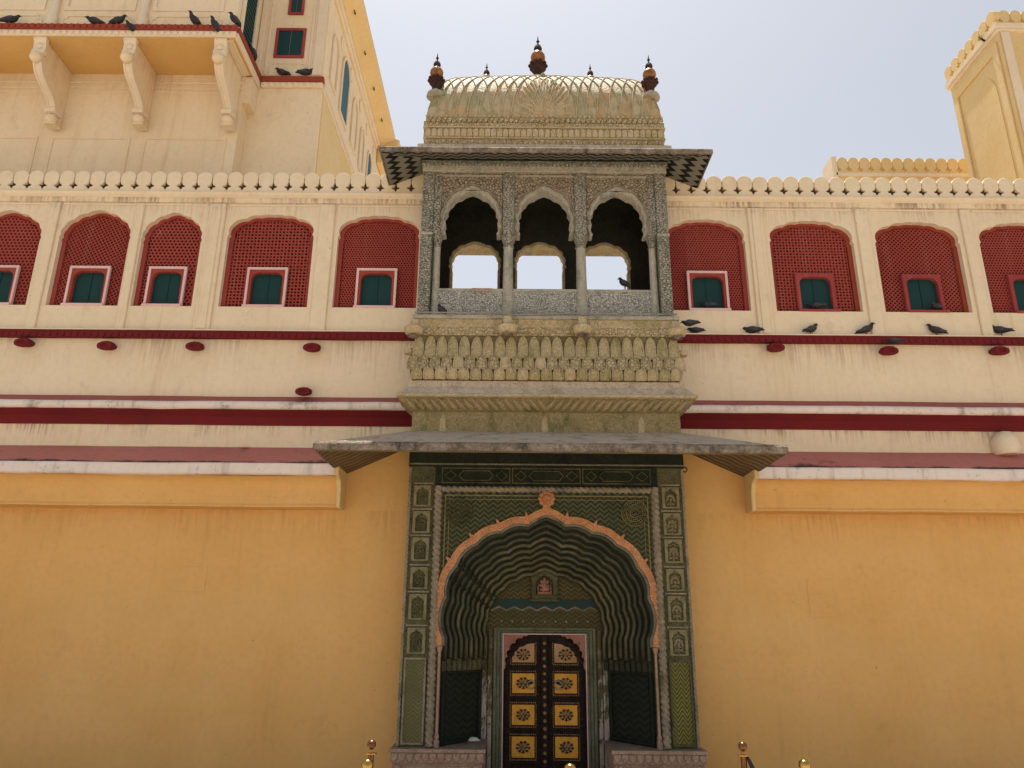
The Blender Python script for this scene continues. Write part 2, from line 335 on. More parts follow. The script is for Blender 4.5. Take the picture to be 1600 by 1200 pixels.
def dup_part(o, delta, parent):
    c = dup(o, delta, parent)
    for ch in list(o.children): dup(ch, delta, c)
    return c

def lobed(tips, bulge=.22, n_=6, seg_last=True):
    """left half outline through cusp tips, each lobe bulging outwards; mirrored about x = 0"""
    pts = []
    for i in range(len(tips) - 1):
        A = Vector(tips[i]); B = Vector(tips[i + 1]); d = B - A
        nrm = Vector((-d.y, d.x)) * (bulge if i < len(tips) - 2 else bulge * .45)
        for k in range(n_):
            t = k / n_; pts.append(A + d * t + nrm * 4 * t * (1 - t) * .5)
    pts.append(Vector(tips[-1]))
    L = [(p.x, p.y) for p in pts]
    return L + [(-x, z) for x, z in reversed(L[:-1])]
def shift(o, dx, dz): return [(x + dx, z + dz) for x, z in o]
def inside(poly, x, z):
    r = False; j = len(poly) - 1
    for i in range(len(poly)):
        if (poly[i][1] > z) != (poly[j][1] > z) and x < (poly[j][0] - poly[i][0]) * (z - poly[i][1]) / (poly[j][1] - poly[i][1]) + poly[i][0]: r = not r
        j = i
    return r
def ring_poly(outer, inner): return list(outer) + list(reversed(inner))

# ================================================================== ground
g = MB(); g.add([(-90, -90, 0), (90, -90, 0), (90, 90, 0), (-90, 90, 0)], [(0, 1, 2, 3)])
o = obj('ground', g, 'paving'); o['kind'] = 'structure'

# ================================================================== the two wings beside the gate
ZB, ZT = 5.58, 7.21            # window base, parapet base
def merlon_shape(p, h):
    hw = p / 2 - .0008; k = h / .32; q = p / .208
    R_ = [(hw, 0), (hw, .024 * k), (hw - .014 * q, .026 * k), (hw - .016 * q, .052 * k), (hw - .036 * q, .058 * k), (hw - .056 * q, .070 * k), (hw - .056 * q, .086 * k), (hw - .036 * q, .098 * k), (hw - .016 * q, .104 * k),
          (hw - .014 * q, .134 * k), (hw - .004, .142 * k), (hw - .005, .205 * k)]
    for i in range(1, 9):
        t = i / 8 * PI / 2; R_.append((hw * math.cos(t) ** .85 if i < 8 else 0, (.205 + .108 * math.sin(t)) * k))
    return R_[:-1] + [(0, h)] + [(-x, z) for x, z in reversed(R_[:-1])]
def merlons(x0, x1, p, h, y0, y1, z, parent, mat, fn=None, xv=None):
    n_ = int(round((x1 - x0) / p)); p = (x1 - x0) / n_; first = None
    for i in range(n_):
        if first is None:
            first = obj('merlon', MB().prism(shift(merlon_shape(p, h), x0 + p / 2, z), y0, y1), mat, parent, bevel=.006)
        else:
            c = dup(first, (p * i, 0, random.uniform(-.004, .004)), parent); c.rotation_euler.y = random.uniform(-.012, .012)
    return first

def jali(kind, poly, skip, y, cell):
    xs = [p[0] for p in poly]; zs = [p[1] for p in poly]; V = []; Fs = []; d = .03
    def put(cx, cz, outp, inp):
        o_ = len(V); m_ = len(outp)
        for p in outp: V.append((cx + p[0], y, cz + p[1]))
        for p in inp: V.append((cx + p[0], y, cz + p[1]))
        for p in inp: V.append((cx + p[0], y + d, cz + p[1]))
        for i in range(m_):
            j = (i + 1) % m_
            Fs.append((o_ + i, o_ + j, o_ + m_ + j, o_ + m_ + i)); Fs.append((o_ + m_ + i, o_ + m_ + j, o_ + 2 * m_ + j, o_ + 2 * m_ + i))
    def ok(cx, cz): return inside(poly, cx, cz) and not (skip[0] < cx < skip[1] and cz < skip[2])
    if kind == 'hex':
        r = cell * .60; W = r * math.sqrt(3); H = 1.5 * r
        op = [(r * math.sin(PI / 3 * i), r * math.cos(PI / 3 * i)) for i in range(6)]; ip = [(p[0] * .60, p[1] * .60) for p in op]
        for j in range(int((max(zs) - min(zs)) / H) + 2):
            for i in range(int((max(xs) - min(xs)) / W) + 2):
                cx = min(xs) + i * W + (j % 2) * W / 2; cz = min(zs) + j * H
                if ok(cx, cz): put(cx, cz, op, ip)
    else:
        a_ = cell; ang = {'square': 0, 'diag': PI / 4, 'slant': math.radians(32)}[kind]
        op = [(-a_ / 2, -a_ / 2), (0, -a_ / 2), (a_ / 2, -a_ / 2), (a_ / 2, 0), (a_ / 2, a_ / 2), (0, a_ / 2), (-a_ / 2, a_ / 2), (-a_ / 2, 0)]
        if kind == 'square': i1 = [(p[0] * .38 if abs(p[0]) == abs(p[1]) else p[0] * .72, p[1] * .38 if abs(p[0]) == abs(p[1]) else p[1] * .72) for p in op]
        else: i1 = [(p[0] * .64, p[1] * .64) for p in op]
        i2 = [(p[0] * .66, p[1] * .66) for p in op]
        ca, sa = math.cos(ang), math.sin(ang); rot = lambda l: [(p[0] * ca - p[1] * sa, p[0] * sa + p[1] * ca) for p in l]
        mx = (min(xs) + max(xs)) / 2; mz = (min(zs) + max(zs)) / 2; N_ = int(1.0 / a_)
        for j in range(-N_, N_ + 1):
            for i in range(-N_, N_ + 1):
                cx = mx + i * a_ * ca - j * a_ * sa; cz = mz + i * a_ * sa + j * a_ * ca
                if ok(cx, cz): put(cx, cz, rot(op), rot(i1 if (i + j) % 2 == 0 or kind != 'square' else i2))
    m = MB(); m.add(V, Fs); return m

def win_outline(hw, zs, rise, pointed):
    if pointed: tips = [(-hw, 0), (-hw * .985, rise * .17), (-hw * .93, rise * .42), (-hw * .66, rise * .70), (-hw * .34, rise * .88), (0, rise)]
    else: tips = [(-hw, 0), (-hw * .965, rise * .20), (-hw * .945, rise * .56), (-hw * .60, rise * .84), (-hw * .30, rise * .965), (0, rise)]
    return lobed(tips, .30 if pointed else .26, 5)

def window(x0, x1, apex, jal, parent, trim, cell, ztop=6.46):
    cx = (x0 + x1) / 2; hw = (x1 - x0) / 2; pointed = hw < .5
    sp = apex - (.44 if pointed else .36)
    arch = shift(win_outline(hw, 0, apex - sp, pointed), cx, sp)
    outline = [(x0, ZB)] + arch + [(x1, ZB)]
    ins = [(cx + (x - cx) * (1 - .055 / hw), ZB + .03 + (z - ZB) * (1 - .065 / (apex - ZB)) if z > ZB + .01 else ZB + .03) for x, z in outline]
    W = obj('window', MB().prism(ring_poly(outline, ins) if False else outline, .075, .115, [ins]), 'redor' if trim == 'rose' else 'red', parent)
    fw = .25; fh = .56
    fw = min(fw, hw * .6)
    obj('lattice', jali(jal, ins, (cx - fw + .01, cx + fw - .01, ZB + fh - .01), .094, cell), 'red', W, kind='stuff')
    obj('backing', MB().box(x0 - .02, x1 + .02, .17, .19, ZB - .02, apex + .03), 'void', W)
    # small shuttered opening
    op = lambda hx, top, r: [(cx - hx, ZB + .045), (cx + hx, ZB + .045), (cx + hx, top - r)] + [(cx + hx - r + r * math.cos(t), top - r + r * math.sin(t)) for t in (PI / 8, PI / 4, 3 * PI / 8)] + [(cx + hx - r, top), (cx - hx + r, top)] + [(cx - hx + r + r * math.cos(t), top - r + r * math.sin(t)) for t in (5 * PI / 8, 3 * PI / 4, 7 * PI / 8)] + [(cx - hx, top - r)]
    ox = fw * .80; ot = ZB + fh * .90
    obj('shutter_frame', MB().prism([(cx - fw, ZB), (cx + fw, ZB), (cx + fw, ZB + fh), (cx - fw, ZB + fh)], .045, .14, [op(ox, ot, .09)]), 'rosetrim' if trim == 'rose' else 'red', W, bevel=.006)
    t_ = .018
    if trim == 'white':
        obj('trim_line', MB().prism([(cx - fw - .012, ZB + .012), (cx - fw - .012, ZB + fh + .014), (cx + fw + .012, ZB + fh + .014), (cx + fw + .012, ZB + .012), (cx + fw - t_, ZB + .012), (cx + fw - t_, ZB + fh - t_), (cx - fw + t_, ZB + fh - t_), (cx - fw + t_, ZB + .012)], .032, .07), 'whitetrim', W)
    obj('sill', MB().box(cx - fw - .015, cx + fw + .015, -.01, .10, ZB - .004, ZB + .032), 'whitetrim' if trim == 'white' else 'rosetrim', W, bevel=.005)
    for s in (-1, 1):
        half = [(cx + s * .004, ZB + .03), (cx + s * (ox + .02), ZB + .03), (cx + s * (ox + .02), ot + .02), (cx + s * .004, ot + .02)]
        obj('shutter_leaf', MB().prism(half if s > 0 else half[::-1], .105, .125), 'green', W)
    obj('meeting_rail', MB().box(cx - .012, cx + .012, .096, .104, ZB + .045, ot + .01), 'green', W)
    return outline

def make_wing(side, X0, X1, wins, label):
    T = thing('palace_wing', ((X0 + X1) / 2, .1, 0), label, 'building', 'wings beside the gate')
    outlines = [window(*wn_[:4], T, *wn_[4:]) for wn_ in wins]
    obj('upper_wall', MB().prism([(X0, 3.75), (X1, 3.75), (X1, ZT), (X0, ZT)], 0, .16, outlines), 'cream', T)
    obj('lower_wall', MB().box(X0, X1, 0, .40, 0, 3.748), 'ochre', T)
    obj('terrace', MB().box(X0, X1, .165, 6.5, 6.85, 6.95), 'paving', T)
    # raised pilasters and bay frames
    cs = sorted([(wn_[0], wn_[1]) for wn_ in wins])
    edges = []
    for i in range(len(cs) - 1): edges.append((cs[i][1] + .06, cs[i + 1][0] - .06))
    for x0, x1 in edges:
        if x1 - x0 < .1: x0, x1 = (x0 + x1) / 2 - .055, (x0 + x1) / 2 + .055
        obj('pilaster', MB().box(x0, x1, -.030, -.0005, 5.225, 7.06), 'cream', T, bevel=.01)
        if x1 - x0 > .2: obj('pilaster', MB().box(x0 + .05, x1 - .05, -.042, -.031, 5.26, 7.0), 'cream', T, bevel=.006)
    for x0, x1 in cs:
        obj('bay_moulding', MB().prism([(x0 - .03, 7.03), (x1 + .03, 7.03), (x1 + .03, 7.055), (x0 - .03, 7.055)], -.016, -.0005), 'trim', T, bevel=.006)
    obj('upper_fascia', MB().box(X0, X1, -.022, -.0006, 7.075, 7.15), 'cream', T, bevel=.006)
    obj('cornice', MB().prism([(-.09, ZT - .012), (.16, ZT - .012), (.16, ZT - .066), (-.03, ZT - .066), (-.065, ZT - .045)], X0, X1, fn=lambda x, y, z: (y, x, z)), 'trim', T, bevel=.006)
    obj('parapet_base', MB().box(X0, X1, -.045, .14, ZT - .011, ZT + .028), 'cream', T)
    m1, m2 = (X0, X1)
    merlons(m1, m2, .2075, .30, -.04, .10, ZT + .0285, T, 'cream')
    obj('hole_backing', MB().box(X0, X1, .0, .02, ZT + .035, ZT + .19), 'soot', T)  # dark strip standing in for shade in the cross holes
    # red scalloped string course
    obj('red_band', strip([(-.0007, 5.222), (-.075, 5.222), (-.075, 5.128), (-.0007, 5.128)], X0, X1, .004), 'darkred', T, bevel=.006)
    sc = MB(); p = .085; k = int((X1 - X0) / p)
    for i in range(k):
        c = X0 + (i + .5) * p; L = [(c + .040 * math.cos(t), 5.176 - .052 * math.sin(t) - .002) for t in [PI * q / 6 for q in range(7)]]
        sc.prism([(c + .040, 5.19), (c - .040, 5.19)] + L[::-1], -.086, -.0755)
    obj('scallop_row', sc, 'darkred', T, kind='stuff')
    obj('band_fillet', MB().box(X0, X1, -.080, -.0008, 5.2225, 5.236), 'trim', T)
    # rolled moulding: faded slope, white roll, deep red cove
    fx = lambda x, y, z: (y, x, z)
    obj('roll_slope', strip([(0, 4.385), (-.13, 4.285), (-.13, 4.25), (0, 4.25)], X0, X1), 'pink', T)
    roll = [(-.13 - .055 * math.sin(t), 4.232 + .052 * math.cos(t)) for t in [PI * q / 8 for q in range(9)]]
    obj('white_roll', strip([(-.02, 4.249)] + [(-.10, 4.249)] + [(y, min(z, 4.284)) for y, z in roll] + [(-.02, 4.18)], X0, X1), 'white', T, smooth=True)
    obj('red_cove', strip([(-.15, 4.179), (-.055, 4.12), (-.02, 4.02), (-.0005, 4.02), (-.0005, 4.179)], X0, X1), 'darkred', T)
    # lower ledge
    E0, E1 = (X0, -2.40) if side < 0 else (2.40, X1)
    obj('ledge_slope', strip([(-.0005, 3.75), (-.40, 3.475), (-.40, 3.44), (-.0005, 3.44)], E0, E1), 'ledgepink', T)
    obj('ledge_edge', strip([(-.4005, 3.478), (-.418, 3.46), (-.418, 3.355), (-.40, 3.342), (-.3, 3.342), (-.3, 3.4395), (-.4005, 3.4395)], E0, E1), 'white', T, bevel=.006)
    cv = [(-.30, 3.341)] + [(-.36 + .15 * math.sin(t) , 3.341 - .15 * (1 - math.cos(t))) for t in [PI / 2 * q / 6 for q in range(7)]] + [(-.21, 3.03), (-.225, 3.03), (-.225, 3.005), (-.0005, 3.005), (-.0005, 3.341)]
    obj('ledge_cove', strip(cv, E0, E1), 'ochre', T, bevel=.004)
    e1, e2 = (E1, E1 + .05) if side < 0 else (E0 - .05, E0)
    obj('ledge_end', MB().prism([(-.0006, 3.76), (-.36, 3.60), (-.43, 3.58), (-.43, 3.34), (-.37, 3.33), (-.31, 3.30), (-.25, 3.20), (-.235, 3.0), (-.0006, 3.0)], e1 + .0005, e2, fn=fx), 'yellow', T, bevel=.008)
    return T

LW = make_wing(-1, -10.4, -1.565, [
    (-7.55, -6.60, 6.945, 'hex', 'white', .05), (-6.35, -5.43, 6.955, 'slant', 'white', .042), (-5.27, -4.49, 6.93, 'hex', 'white', .05),
    (-4.15, -3.02, 6.905, 'square', 'white', .046), (-2.70, -1.63, 6.90, 'hex', 'white', .036), (-8.75, -7.80, 6.945, 'hex', 'white', .05)],
    'long cream and ochre palace wing on the side with the bracketed balcony behind')
RW = make_wing(1, 1.565, 9.0, [
    (1.60, 2.64, 6.885, 'hex', 'white', .036), (2.965, 4.065, 6.875, 'square', 'rose', .042), (4.35, 5.46, 6.87, 'diag', 'rose', .040),
    (5.72, 6.85, 6.87, 'hex', 'rose', .04), (7.15, 8.25, 6.87, 'square', 'rose', .042)],
    'long cream and ochre palace wing on the side with the plain yellow tower behind')
# red spouts under the string course
def spout(x, z, parent, y0=-.22, r=.078):
    m = MB(); seg = 12; rings = []
    for y, k in ((-.001, .72), (y0 * .3, .75), (y0 * .55, .98), (y0 * .8, 1.0), (y0, .80), (y0, .45), (y0 * .9, .35)):
        rings.append([(x + r * k * 1.25 * math.cos(2 * PI * j / seg) * (1 + .05 * (j % 2)), y, z + r * k * .70 * math.sin(2 * PI * j / seg) - (y / y0) * .03) for j in range(seg)])
    return obj('spout', m.loft(rings), 'darkred', parent, smooth=True)
for px, py in ((33, 535), (163, 540), (302, 541), (486, 543), (473, 612)):
    p = at(px, py, -.15); spout(p.x, p.z + .035, LW, -.16, .088 if py < 600 else .08)
for px, py in ((1214, 543), (1392, 548), (1566, 548)):
    p = at(px, py, -.15); spout(p.x, p.z + .035, RW, -.16, .088)
# faint patched plaster rectangles on the ochre walls, stub on the cream strip
obj('plaster_patch', MB().box(2.97, 3.30, -.004, -.0005, 1.85, 2.265), 'ochre', RW, bevel=.002)
obj('plaster_patch', MB().box(-4.22, -3.86, -.004, -.0005, 2.07, 2.35), 'ochre', LW, bevel=.002)
m = MB().lathe([(.02, 0), (.13, .0), (.16, .06), (.15, .18), (.09, .27), (.02, .29)], (5.50, -.06, 3.715), 14); obj('buttress_knob', m, 'trim', RW, smooth=True)

# ================================================================== gateway
GY = -.35
G = thing('gateway', (0, 0, 0), 'tall green painted gateway with many-lobed arch, carved panels and double door', 'gate')
tips0 = [(-1.125, 1.60), (-1.115, 2.03), (-1.005, 2.36), (-.78, 2.60), (-.505, 2.735), (-.21, 2.81), (0, 2.92)]
tips1 = [(-.655, 1.60), (-.645, 1.80), (-.585, 1.985), (-.47, 2.13), (-.315, 2.225), (-.14, 2.285), (0, 2.345)]
def gate_arch(f, bulge=.26, grow=0.0):
    tp = []
    for A, B in zip(tips0, tips1):
        x, z = A[0] + (B[0] - A[0]) * f, A[1] + (B[1] - A[1]) * f
        if grow:
            d = Vector((x, z - 1.55)); L = d.length; x *= 1 + grow / L; z = 1.55 + (z - 1.55) * (1 + grow / L)
        tp.append((x, z))
    return lobed(tp, bulge, 7)
arch = gate_arch(0, .26, .012)
# spandrel plate (two legs and the field over the arch)
ow = 1.165
outer = [(-ow, .535), (-ow, 3.165), (ow, 3.165), (ow, .535)]
hole = [(ow - .001, .536)]
plate = [(-ow, 1.50), (arch[0][0], 1.50)] + arch + [(arch[-1][0], 1.50), (ow, 1.50), (ow, 3.165), (-ow, 3.165)]
obj('spandrel', MB().prism(plate, GY, GY + .06), 'zigspandrel', G)
ao = gate_arch(0, .20, .085); ai = gate_arch(0, .26, .0)
band = [(ao[0][0], 1.52)] + ao + [(ao[-1][0], 1.52), (ai[-1][0], 1.52)] + ai[::-1] + [(ai[0][0], 1.52)]
AB = obj('arch_border', MB().prism(band, GY - .028, GY + .03), 'orange', G, bevel=.014, seg=2)
ai2 = gate_arch(0, .26, .0); ai3 = gate_arch(0, .26, -.026)
obj('border_fillet', MB().prism([(ai2[0][0], 1.52)] + ai2 + [(ai2[-1][0], 1.52), (ai3[-1][0], 1.52)] + ai3[::-1] + [(ai3[0][0], 1.52)], GY - .012, GY + .04), 'orderedge', AB, bevel=.006)
for i in range(1, 6):
    for s in (-1, 1):
        x, z = tips0[i]; d = Vector((x, z - 1.55)).normalized(); c = Vector((x, z)) + d * .085
        m = MB(); m.prism([(-.03, 0), (.03, 0), (.012, .02), (.014, .03), (0, .062), (-.014, .03), (-.012, .02)], -.02, .02)
        a_ = math.atan2(d.x, d.y); m.move(lambda p: (s * (c.x + p.x * math.cos(a_) + p.z * math.sin(a_)), GY - .012 + p.y, c.y - p.x * math.sin(a_) + p.z * math.cos(a_)))
        obj('leaf_tip', m, 'orange', G, bevel=.005)
# central flower
F = obj('flower_boss', MB().lathe([(.045, 0), (.05, .02), (.035, .045), (.01, .05)], (0, GY - .03, 3.095), 14, axis='y'), 'orange', G, smooth=True)
for k in range(10):
    t = 2 * PI * k / 10; m = MB().ball((.068 * math.cos(t), 0, .068 * math.sin(t)), .030, .022, .030, 8, 6)
    m.move(lambda p: (p.x, p.y + GY - .035, p.z + 3.095)); obj('petal', m, 'orange', F, smooth='all')
obj('stem', MB().prism([(-.05, 2.985), (.05, 2.985), (.025, 3.03), (-.025, 3.03)], GY - .04, GY), 'orange', F, bevel=.008)
# rosettes
for s in (-1, 1):
    cx, cz = s * .985, 2.945
    R0 = obj('rosette', MB().lathe([(.150, -.001), (.150, .012), (.140, .018), (.130, .012), (.10, .010), (.10, .020), (.09, .020), (.088, .010), (.055, .010), (.055, .022), (.045, .022), (.043, .012), (.02, .012), (.018, .026), (.004, .03)], (cx, GY, cz), 28, axis='y'), 'zigspandrel', G, smooth=True)
    for r in (.145, .095, .050):
        obj('gilt_ring', MB().tube([(cx + r * math.cos(t), GY - .020, cz + r * math.sin(t)) for t in [2 * PI * k / 32 for k in range(33)]], .0055, 5), 'line' if s > 0 else 'pil', R0, smooth='all')
    for r in (.120, .072, .022):
        m = MB()
        nb = int(r * 260)
        for k in range(nb):
            t = 2 * PI * k / nb; m.ball((cx + r * math.cos(t), GY - .012, cz + r * math.sin(t)), .008, .012, .008, 6, 4)
        obj('bead_ring', m, 'line' if s > 0 else 'pil', R0, kind='stuff')
# gilt line frame
for x0, x1, z0, z1 in ((-1.13, 1.13, 3.125, 3.138), (-1.145, -1.132, 1.9, 3.138), (1.132, 1.145, 1.9, 3.138), (-1.09, 1.09, 3.085, 3.092), (-1.098, -1.091, 2.3, 3.092), (1.091, 1.098, 2.3, 3.092)):
    obj('gilt_line', MB().box(x0, x1, GY - .008, GY - .0005, z0, z1), 'line', G)
# stepped arch orders receding to the back wall
NO = 9
for k in range(NO):
    f0 = k / NO; f1 = (k + 1) / NO; y0 = GY + .062 + k * .066
    A_ = gate_arch(f0, .27, .05); B_ = gate_arch(f1, .27, 0)
    zb = 1.37 + .02 * (k % 2)
    O = obj('arch_order', MB().prism([(A_[0][0], zb)] + A_ + [(A_[-1][0], zb), (B_[-1][0], zb)] + B_[::-1] + [(B_[0][0], zb)], y0, y0 + .0655), 'order', G, bevel=.022, seg=3)
    C_ = gate_arch(f0 + .60 * (f1 - f0), .27, 0)
    obj('roll_moulding', MB().tube([(C_[0][0], y0 - .006, zb + .01)] + [(x, y0 - .006, z) for x, z in C_] + [(C_[-1][0], y0 - .006, zb + .01)], .0205, 8), 'rolldark' if k < 3 else ('roll' if k < 6 else 'rollgold'), O, smooth='all')
    for s in (-1, 1):
        x = s * (abs(A_[0][0]) + abs(B_[0][0])) / 2 - s * .012
        obj('springer_block', MB().box(x - .027, x + .027, y0 + .006, y0 + .0645, 1.26 - .0, zb - .001), 'pil' if s < 0 else 'order', G, bevel=.008)
        obj('springer_block', MB().box(x - .027, x + .027, y0 + .012, y0 + .0645, 1.448, 1.462), 'orderedge', G)
YB = .31
# splayed lower side panels
for s in (-1, 1):
    A_ = Vector((s * 1.135, GY + .05)); B_ = Vector((s * .715, YB))
    d = (B_ - A_).normalized(); nn = Vector((d.y, -d.x)) * s      # towards the opening
    if nn.dot(Vector((-A_.x, -1))) < 0: nn = -nn
    L = (B_ - A_).length
    fn = lambda x, y, z: (A_.x + d.x * x - nn.x * y, A_.y + d.y * x - nn.y * y, z)
    S = obj('splay_panel', MB().prism([(-.02, .535), (L + .02, .535), (L + .02, 1.40), (-.02, 1.40)], .0, .05, fn=fn), 'zigdark', G)
    fr = [(.07, .57), (L - .07, .57), (L - .07, 1.235), (.07, 1.235)]
    obj('panel_frame', MB().prism([(.02, .54), (L - .02, .54), (L - .02, 1.26), (.02, 1.26)], -.022, -.0005, [fr], fn=fn), 'darkstone' , S, bevel=.006)
    obj('panel_line', MB().prism([(.085, .585), (L - .085, .585), (L - .085, 1.22), (.085, 1.22)], -.010, -.0005, [[(.096, .596), (L - .096, .596), (L - .096, 1.209), (.096, 1.209)]], fn=fn), 'zigdark', S)
# back wall with door opening
obj('rear_wall', MB().prism([(-.76, .2), (-.585, .2), (-.585, 1.715), (.585, 1.715), (.585, .2), (.76, .2), (.76, 2.6), (-.76, 2.6)], YB, YB + .10), 'zigback', G)
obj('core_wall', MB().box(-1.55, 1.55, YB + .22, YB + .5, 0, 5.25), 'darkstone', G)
for s in (-1, 1):
    for x0, x1, dy in ((.655, .72, .02), (.60, .648, .035)):
        obj('jamb_moulding', MB().box(*sorted((s * x0, s * x1)), YB - dy, YB - .0005, .2, 1.62 if x0 > .62 else 1.70), 'jamb', G, bevel=.014, seg=2)
m = MB(); zz = [(-.62 + .0886 * i, 1.93 + (.030 if i % 2 else -.01)) for i in range(15)]
m.prism(zz + [(.62, 2.035), (-.62, 2.035)], YB - .006, YB - .0005); n = NT('teal_zigzag_paint'); MT['teal'] = n.done(n.mix(n.ramp(n.noise(9, 5), .4, .65), (.012, .045, .04), (.03, .035, .02)), .7)
obj('zigzag_band', m, 'teal', G)
m = MB(); z1 = [(x, z - .003) for x, z in zz]; m.prism([(x, z - .022) for x, z in z1] + z1[::-1], YB - .010, YB - .001); obj('zigzag_line', m, 'orderedge', G)
for k in range(9):
    obj('stud', MB().ball((-.5 + .125 * k, YB - .006, 1.785), .011), 'pinkstone', G, smooth='all')
# shrine niche with a small seated relief figure
NI = obj('niche', MB().prism([(-.155, 2.03), (.155, 2.03), (.155, 2.33), (.10, 2.39), (0, 2.42), (-.10, 2.39), (-.155, 2.33)], YB - .055, YB - .0005,
     [[(-.10, 2.085), (.10, 2.085), (.10, 2.22), (.085, 2.255), (.05, 2.28), (0, 2.30), (-.05, 2.28), (-.085, 2.255), (-.10, 2.22)]]), 'pil', G, bevel=.012, seg=2)
obj('niche_ledge', MB().box(-.175, .175, YB - .075, YB - .056, 2.005, 2.035), 'pil', NI, bevel=.006)
fg = MB()
fg.box(-.085, .085, YB - .045, YB - .01, 2.088, 2.118); fg.ball((0, YB - .03, 2.145), .062, .022, .026); fg.ball((0, YB - .032, 2.178), .038, .024, .04)
fg.ball((0, YB - .038, 2.225), .025, .02, .028); fg.ball((-.032, YB - .03, 2.228), .016, .008, .02); fg.ball((.032, YB - .03, 2.228), .016, .008, .02); fg.ball((0, YB - .034, 2.255), .014, .014, .016)
fg.tube([(0, YB - .05, 2.222), (.004, YB - .058, 2.20), (.012, YB - .056, 2.178), (.024, YB - .05, 2.168)], [.011, .010, .008, .006], 6)
for s in (-1, 1):
    fg.tube([(s * .03, YB - .034, 2.195), (s * .058, YB - .036, 2.18), (s * .066, YB - .04, 2.20)], [.012, .010, .008], 6); fg.tube([(s * .03, YB - .034, 2.185), (s * .052, YB - .04, 2.155), (s * .03, YB - .05, 2.15)], [.012, .010, .009], 6)
    fg.ball((s * .075, YB - .02, 2.15), .010, .008, .045)
obj('relief_figure', fg, 'pinkcarve', NI, smooth='all')
# door frame and door
DF = MB()
for a0, a1, t0, t1, y in ((.585, .552, 1.715, 1.690, YB - .02), (.551, .515, 1.689, 1.668, YB + .004), (.514, .485, 1.667, 1.652, YB + .03)):
    obj('door_frame', MB().prism([(-a0, .1), (-a1, .1), (-a1, t1), (a1, t1), (a1, .1), (a0, .1), (a0, t0), (-a0, t0)], y, y + .06), 'doorgreen', G, bevel=.008, seg=2)
obj('frame_line', MB().prism([(-.4845, .1), (-.472, .1), (-.472, 1.640), (.472, 1.640), (.472, .1), (.4845, .1), (.4845, 1.6515), (-.4845, 1.6515)], YB + .05, YB + .08), 'whitetrim', G)
DY = YB + .115
dtip = [(-.445, 1.33), (-.425, 1.40), (-.405, 1.475), (-.34, 1.545), (-.26, 1.595), (-.20, 1.622)]
cusp = []
for i in range(len(dtip) - 1):
    A_ = Vector(dtip[i]); B_ = Vector(dtip[i + 1]); d = B_ - A_; nn = Vector((-d.y, d.x)) * .5
    cusp += [tuple(A_ + d * t + nn * 4 * t * (1 - t) * .6) for t in (0, .2, .4, .6, .8)]
cusp.append(dtip[-1]); cusp = [(x, min(z, 1.622)) for x, z in cusp]
for s in (-1, 1):
    pts = [(-.4715, 1.6395), (-.4715, 1.26), (-.452, 1.27)] + cusp + [(-.19, 1.6395)]
    pts = [(s * -x * -1, z) for x, z in pts] if s > 0 else pts
    pts = [(-x, z) for x, z in pts] if s > 0 else pts
    obj('door_spandrel', MB().prism(pts, YB + .062, YB + .09), 'pinkcarve', G)
def flower(cx, cz, y, parent, mat='flowerbrass'):
    st_ = [(cx + (.090 if k % 2 else .060) * math.cos(PI * k / 9 + .2), cz + (.070 if k % 2 else .048) * math.sin(PI * k / 9 + .2)) for k in range(18)]
    obj('flower_ground', MB().prism(st_, y - .002, y + .0015), 'terracotta', parent)  # dark star plate, a painted shadow outline behind the flower
    m = MB()
    for k in range(9):
        t = 2 * PI * k / 9 + .2; r = .052; b = MB().ball((0, 0, 0), .026, .010, .012, 6, 4)
        b.move(lambda p: (cx + r * math.cos(t) + p.x * math.cos(t) - p.z * math.sin(t), y - .008 + p.y, cz + r * .8 * math.sin(t) + p.x * math.sin(t) * .8 + p.z * math.cos(t))); m.add(b.v, b.f)
    for q in ((-.018, .012), (.018, .012), (0, -.016), (0, .034)): m.ball((cx + q[0], y - .014, cz + q[1]), .017, .014, .017, 8, 5)
    return obj('flower', m, mat, parent, smooth='all')
rows = [(1.335, 1.545), (1.004, 1.216), (.67, .882), (.335, .552)]
